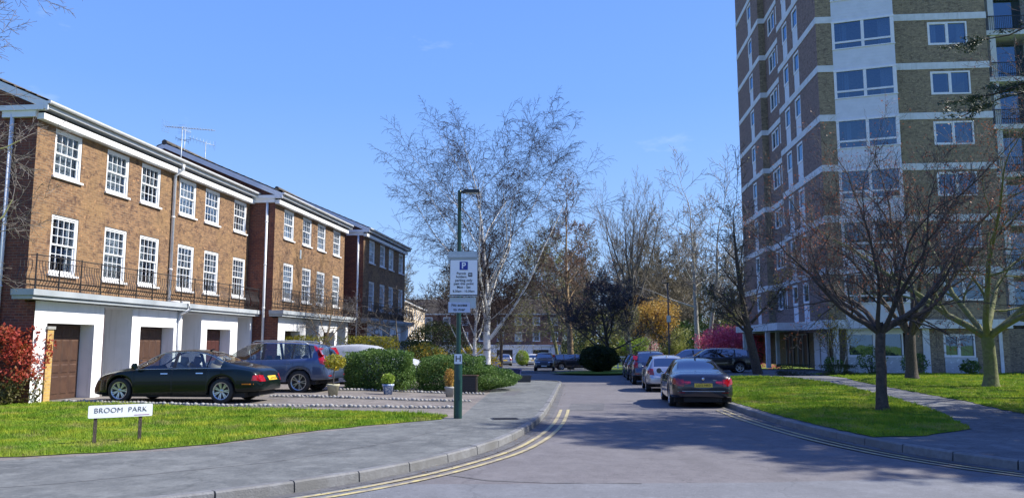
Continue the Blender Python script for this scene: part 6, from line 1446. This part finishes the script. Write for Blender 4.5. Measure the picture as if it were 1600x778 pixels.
# recycling boxes at the pavement end
def crate(label, x, y, rz, w_, d_, h_, m, lid=None):
    t = empty('recycling_box', (x, y, gzf(x, y)), rz, label, 'box', 'recycling boxes at the pavement end'); mb = MB(); k = .86
    B = [(-w_ / 2 * k, -d_ / 2 * k, 0), (w_ / 2 * k, -d_ / 2 * k, 0), (w_ / 2 * k, d_ / 2 * k, 0), (-w_ / 2 * k, d_ / 2 * k, 0)]; T = [(-w_ / 2, -d_ / 2, h_), (w_ / 2, -d_ / 2, h_), (w_ / 2, d_ / 2, h_), (-w_ / 2, d_ / 2, h_)]
    mb.poly(B[::-1]); I = [(a * .92, b * .92, c) for a, b, c in T]; J_ = [(a * .9, b * .9, .04) for a, b, c in B]
    for i in range(4): j = (i + 1) % 4; mb.poly([B[i], B[j], T[j], T[i]]); mb.poly([T[i], T[j], I[j], I[i]]); mb.poly([I[i], I[j], J_[j], J_[i]])
    mb.poly(J_); mb.box(-w_ / 2 - .02, w_ / 2 + .02, -d_ / 2 - .02, -d_ / 2, h_ - .06, h_ - .01); mb.box(-w_ / 2 - .02, w_ / 2 + .02, d_ / 2, d_ / 2 + .02, h_ - .06, h_ - .01); mb.build('tub', m, t)
    if lid: mb = MB(); mb.box(-w_ / 2 - .03, w_ / 2 + .03, -d_ / 2 - .03, d_ / 2 + .03, h_ + .002, h_ + .05); mb.box(-w_ / 2 + .08, w_ / 2 - .08, -d_ / 2 + .06, d_ / 2 - .06, h_ + .052, h_ + .07); mb.build('lid', lid, t)
M['blue_plastic'] = mat('blue_plastic', (.01, .06, .42), None, .4); M['navy_plastic'] = mat('navy_plastic', (.012, .02, .1), None, .45); M['grey_plastic'] = mat('dark_grey_plastic', (.05, .055, .06), None, .5)
crate('bright blue recycling box nearest the low bush', -.38, 40.2, R(12), .62, .45, .5, M['blue_plastic']); crate('navy recycling box with lid between the blue and the grey boxes', .15, 40.9, R(-8), .6, .45, .6, M['navy_plastic'], M['navy_plastic']); crate('low dark grey recycling box at the right of the boxes', .65, 40.4, R(5), .62, .42, .34, M['grey_plastic'])
# dark slatted box by the low bush
bx = empty('storage_box', (-1.55, 28.7, gzf(-1.5, 28.7)), R(-6), 'black slatted storage box beside the low bush, right of the golden potted plant', 'box')
mb = MB()
for i in range(6): mb.box(-.3, .3, -.2, .2, .02 + i * .1, .105 + i * .1)
mb.box(-.28, .28, -.18, .18, .02, .6); mb.build('body', M['black_trim'], bx); mb = MB(); mb.box(-.33, .33, -.23, .23, .625, .66); mb.build('lid', M['brown_door'], bx)
for sx in (-.3, .27): mb = MB(); mb.box(sx, sx + .035, -.215, -.203, 0, .62); mb.build('corner_post', M['brown_door'], bx)

# potted plants
def pot(label, x, y, r, h, m, kind, seed):
    t = empty('potted_plant', (x, y, gzf(x, y)), 0, label, 'potted plant', 'potted plants along the drives'); mb = MB()
    mb.lathe([(.001, 0), (r * .68, 0), (r * .9, h * .8), (r, h * .84), (r, h), (r * .86, h), (r * .84, h * .9)], 24); mb.build('pot', m, t); mb = MB(); mb.lathe([(r * .85, h * .9), (.001, h * .93)], 16); mb.build('soil', M['soil'], t)
    rng = np.random.default_rng(seed); u = rng.normal(size=(1800 if kind != 'tree' else 1300, 3)); u /= np.linalg.norm(u, axis=1, keepdims=True)
    if kind == 'tree': C = u * (rng.random(len(u)) ** .4)[:, None] * np.array([.36, .36, .26]) + np.array([.03, 0, h + .68]); st = [(np.array([[0, 0, h * .9], [.01, 0, h + .3], [.04, 0, h + .75]]), np.array([.022, .018, .01]))]
    else: u = u[:650]; C = u * (rng.random(len(u)) ** .35)[:, None] * np.array([r * 1.15, r * 1.15, .2 if kind == 'low' else .32]) + np.array([0, 0, h + (.16 if kind == 'low' else .27)]); st = [(np.array([[0, 0, h * .9], [.05 * math.cos(a), .05 * math.sin(a), h + .15], [.16 * math.cos(a), .16 * math.sin(a), h + .35]]), np.array([.012, .01, .005])) for a in range(5)]
    V, Q = leaf_quads(C, .065, rng); lk = {'tree': 'l_gold', 'low': 'l_lime', 'gold': 'l_orange'}[kind]; link('foliage', np_mesh('foliage', V, [Q], M[lk]), t); V, Q = tubes(st, 6); link('stem', np_mesh('stem', V, [Q], M['twig']), t)
pot('buff pot holding a small golden conifer at the rear of the blue car', -5.57, 24.85, .2, .36, M['terracotta'], 'tree', 1)
pot('blue and white glazed pot with a leafy green plant before the clipped bush', -4.1, 26.4, .2, .34, M['bluepot'], 'low', 2)
pot('grey pot with a golden brown plant just left of the lamp post', -2.05, 26.2, .17, .34, M['concrete'], 'gold', 3)

# cobbles edging the drives
def cobble_mesh(seed):
    bm = bmesh.new(); bmesh.ops.create_icosphere(bm, subdivisions=1, radius=.062); rng = random.Random(seed)
    for v in bm.verts: v.co *= rng.uniform(.7, 1.2); v.co.z *= .8; v.co.x *= 1.15
    for f in bm.faces: f.smooth = True
    me = bpy.data.meshes.new('cobble'); bm.to_mesh(me); bm.free(); me.materials.append(M['stone']); return me
cms = [cobble_mesh(i) for i in range(7)]; crng = random.Random(9)
rows = [([(-12.4, 22.0), (-9.5, 21.05), (-7.2, 20.35), (-1.5, 20.9)], 'pale cobble in the row along the back of the lawn'), ([(-7.3, 24.0), (-1.2, 23.8)], 'pale cobble in the middle row, between the green and blue cars'), ([(-6.0, 27.6), (-3.5, 28.2), (-.95, 28.2)], 'pale cobble in the row at the foot of the bushes')]
for line_, lb in rows:
    for k in range(len(line_) - 1):
        a, b = Vector(line_[k]), Vector(line_[k + 1]); n = int((b - a).length / .118)
        for i in range(n):
            p = a.lerp(b, (i + .5) / n); o = link('cobble', crng.choice(cms), None, (p.x, p.y + crng.uniform(-.012, .012), gzf(p.x, p.y) + .035), crng.uniform(0, 6.28)); s_ = crng.uniform(.62, 1.25); o.scale = (s_, s_, s_); tag(o, lb, 'cobble', 'cobbles edging the drives')
def strip(name, P, wd, off, m):
    mb = MB()
    for k in range(len(P) - 1):
        a, b = Vector(P[k]), Vector(P[k + 1]); t = (b - a).normalized(); n_ = Vector((-t.y, t.x)) * wd; seg = max(1, int((b - a).length))
        for i in range(seg):
            p, q = a.lerp(b, i / seg), a.lerp(b, (i + 1) / seg); mb.poly([(v.x, v.y, gzf(v.x, v.y) + off) for v in (p - n_, q - n_, q + n_, p + n_)])
    o = mb.build(name, m); o['kind'] = 'structure'
for i, (line_, lb) in enumerate(rows): strip('mortar_strip', line_, .09, .012 + .002 * i, M['concrete'])
# manhole / drain covers
mb = MB(); mb.box(-.3, .3, -.22, .22, -.02, .006)
for i in range(7): mb.box(-.26, .26, -.19 + i * .058, -.165 + i * .058, .006, .012)
o = mb.build('drain_cover', M['black_metal'], None, (-.15, 17.6, gzf(-.15, 17.6)), R(8)); tag(o, 'small iron cover set in the pavement right of the lamp post', 'drain cover')

# fallen leaves and grit in the gutters, on the footway edges and the lawns
def litter():
    rng = np.random.default_rng(31); C = []
    def along(P, k0, k1, n, dz):
        P = np.array(P); d = np.concatenate([[0], np.cumsum(np.linalg.norm(np.diff(P, axis=0), axis=1))]); sgn = rng.random(n) * d[-1]; sgn = d[-1] * np.abs(np.sin(sgn * 1.7 + np.sin(sgn))) if False else sgn
        i = np.clip(np.searchsorted(d, sgn) - 1, 0, len(P) - 2); f = ((sgn - d[i]) / (d[i + 1] - d[i]))[:, None]; p = P[i] * (1 - f) + P[i + 1] * f; t = P[i + 1] - P[i]; t /= np.linalg.norm(t, axis=1, keepdims=True)
        o = (k0 + (k1 - k0) * rng.random(n) ** 1.8)[:, None]; p = p + np.stack([t[:, 1], -t[:, 0]], 1) * o; C.append(np.stack([p[:, 0], p[:, 1], gz(p[:, 0], p[:, 1]) + dz], 1))
    L = [p for p in KLs if 6 < p[1] < 42]; Rr = [p for p in KRs if 9 < p[1] < 40]
    along(L, .15, .5, 420, -.105); along(Rr, -.15, -.55, 700, -.105); along(LAWN_L[60:260] if len(LAWN_L) > 260 else LAWN_L, -.3, .5, 500, .02)
    X = rng.uniform(6.5, 15, 700); Y = rng.uniform(14, 32, 700); C.append(np.stack([X, Y, gz(X, Y) + .035], 1)); X = rng.uniform(-13, -2, 260); Y = rng.uniform(11.8, 21, 260); k = inpoly(LAWN_L, X, Y); C.append(np.stack([X[k], Y[k], gz(X[k], Y[k]) + .04], 1))
    X = rng.uniform(-6, 9, 260); Y = rng.uniform(8, 20, 260); k = inpoly(KRs + [(60, 46), (60, 8)], X, Y); C.append(np.stack([X[k], Y[k], gz(X[k], Y[k]) + .008], 1))
    C = np.concatenate(C); n = len(C); V, Q = leaf_quads(C, .035, rng, aspect=.7); V = V.reshape(-1, 4, 3); V[:, :, 2] = C[:, None, 2] + (V[:, :, 2] - C[:, None, 2]) * .25; V = V.reshape(-1, 3)
    o = link('fallen_leaves', np_mesh('fallen_leaves', V, [Q], mat('dry_brown_leaf', (.22, .13, .06), (.1, .065, .035), .8, 30))); tag(o, 'scattered dry leaves and grit in the gutters and on the lawns', 'fallen leaves', kind='stuff')
litter()
strip('road_seam', [(-1.25, 10.85), (-.75, 10.55), (-.3, 10.2), (.5, 10.02), (1.6, 9.97)], .014, -.111, M['patch'])
strip('footway_seam', [(-7.5, 8.2), (-5.2, 9.3), (-3.2, 11.0), (-1.9, 13.2), (-.9, 16.6)], .009, .003, M['patch'])
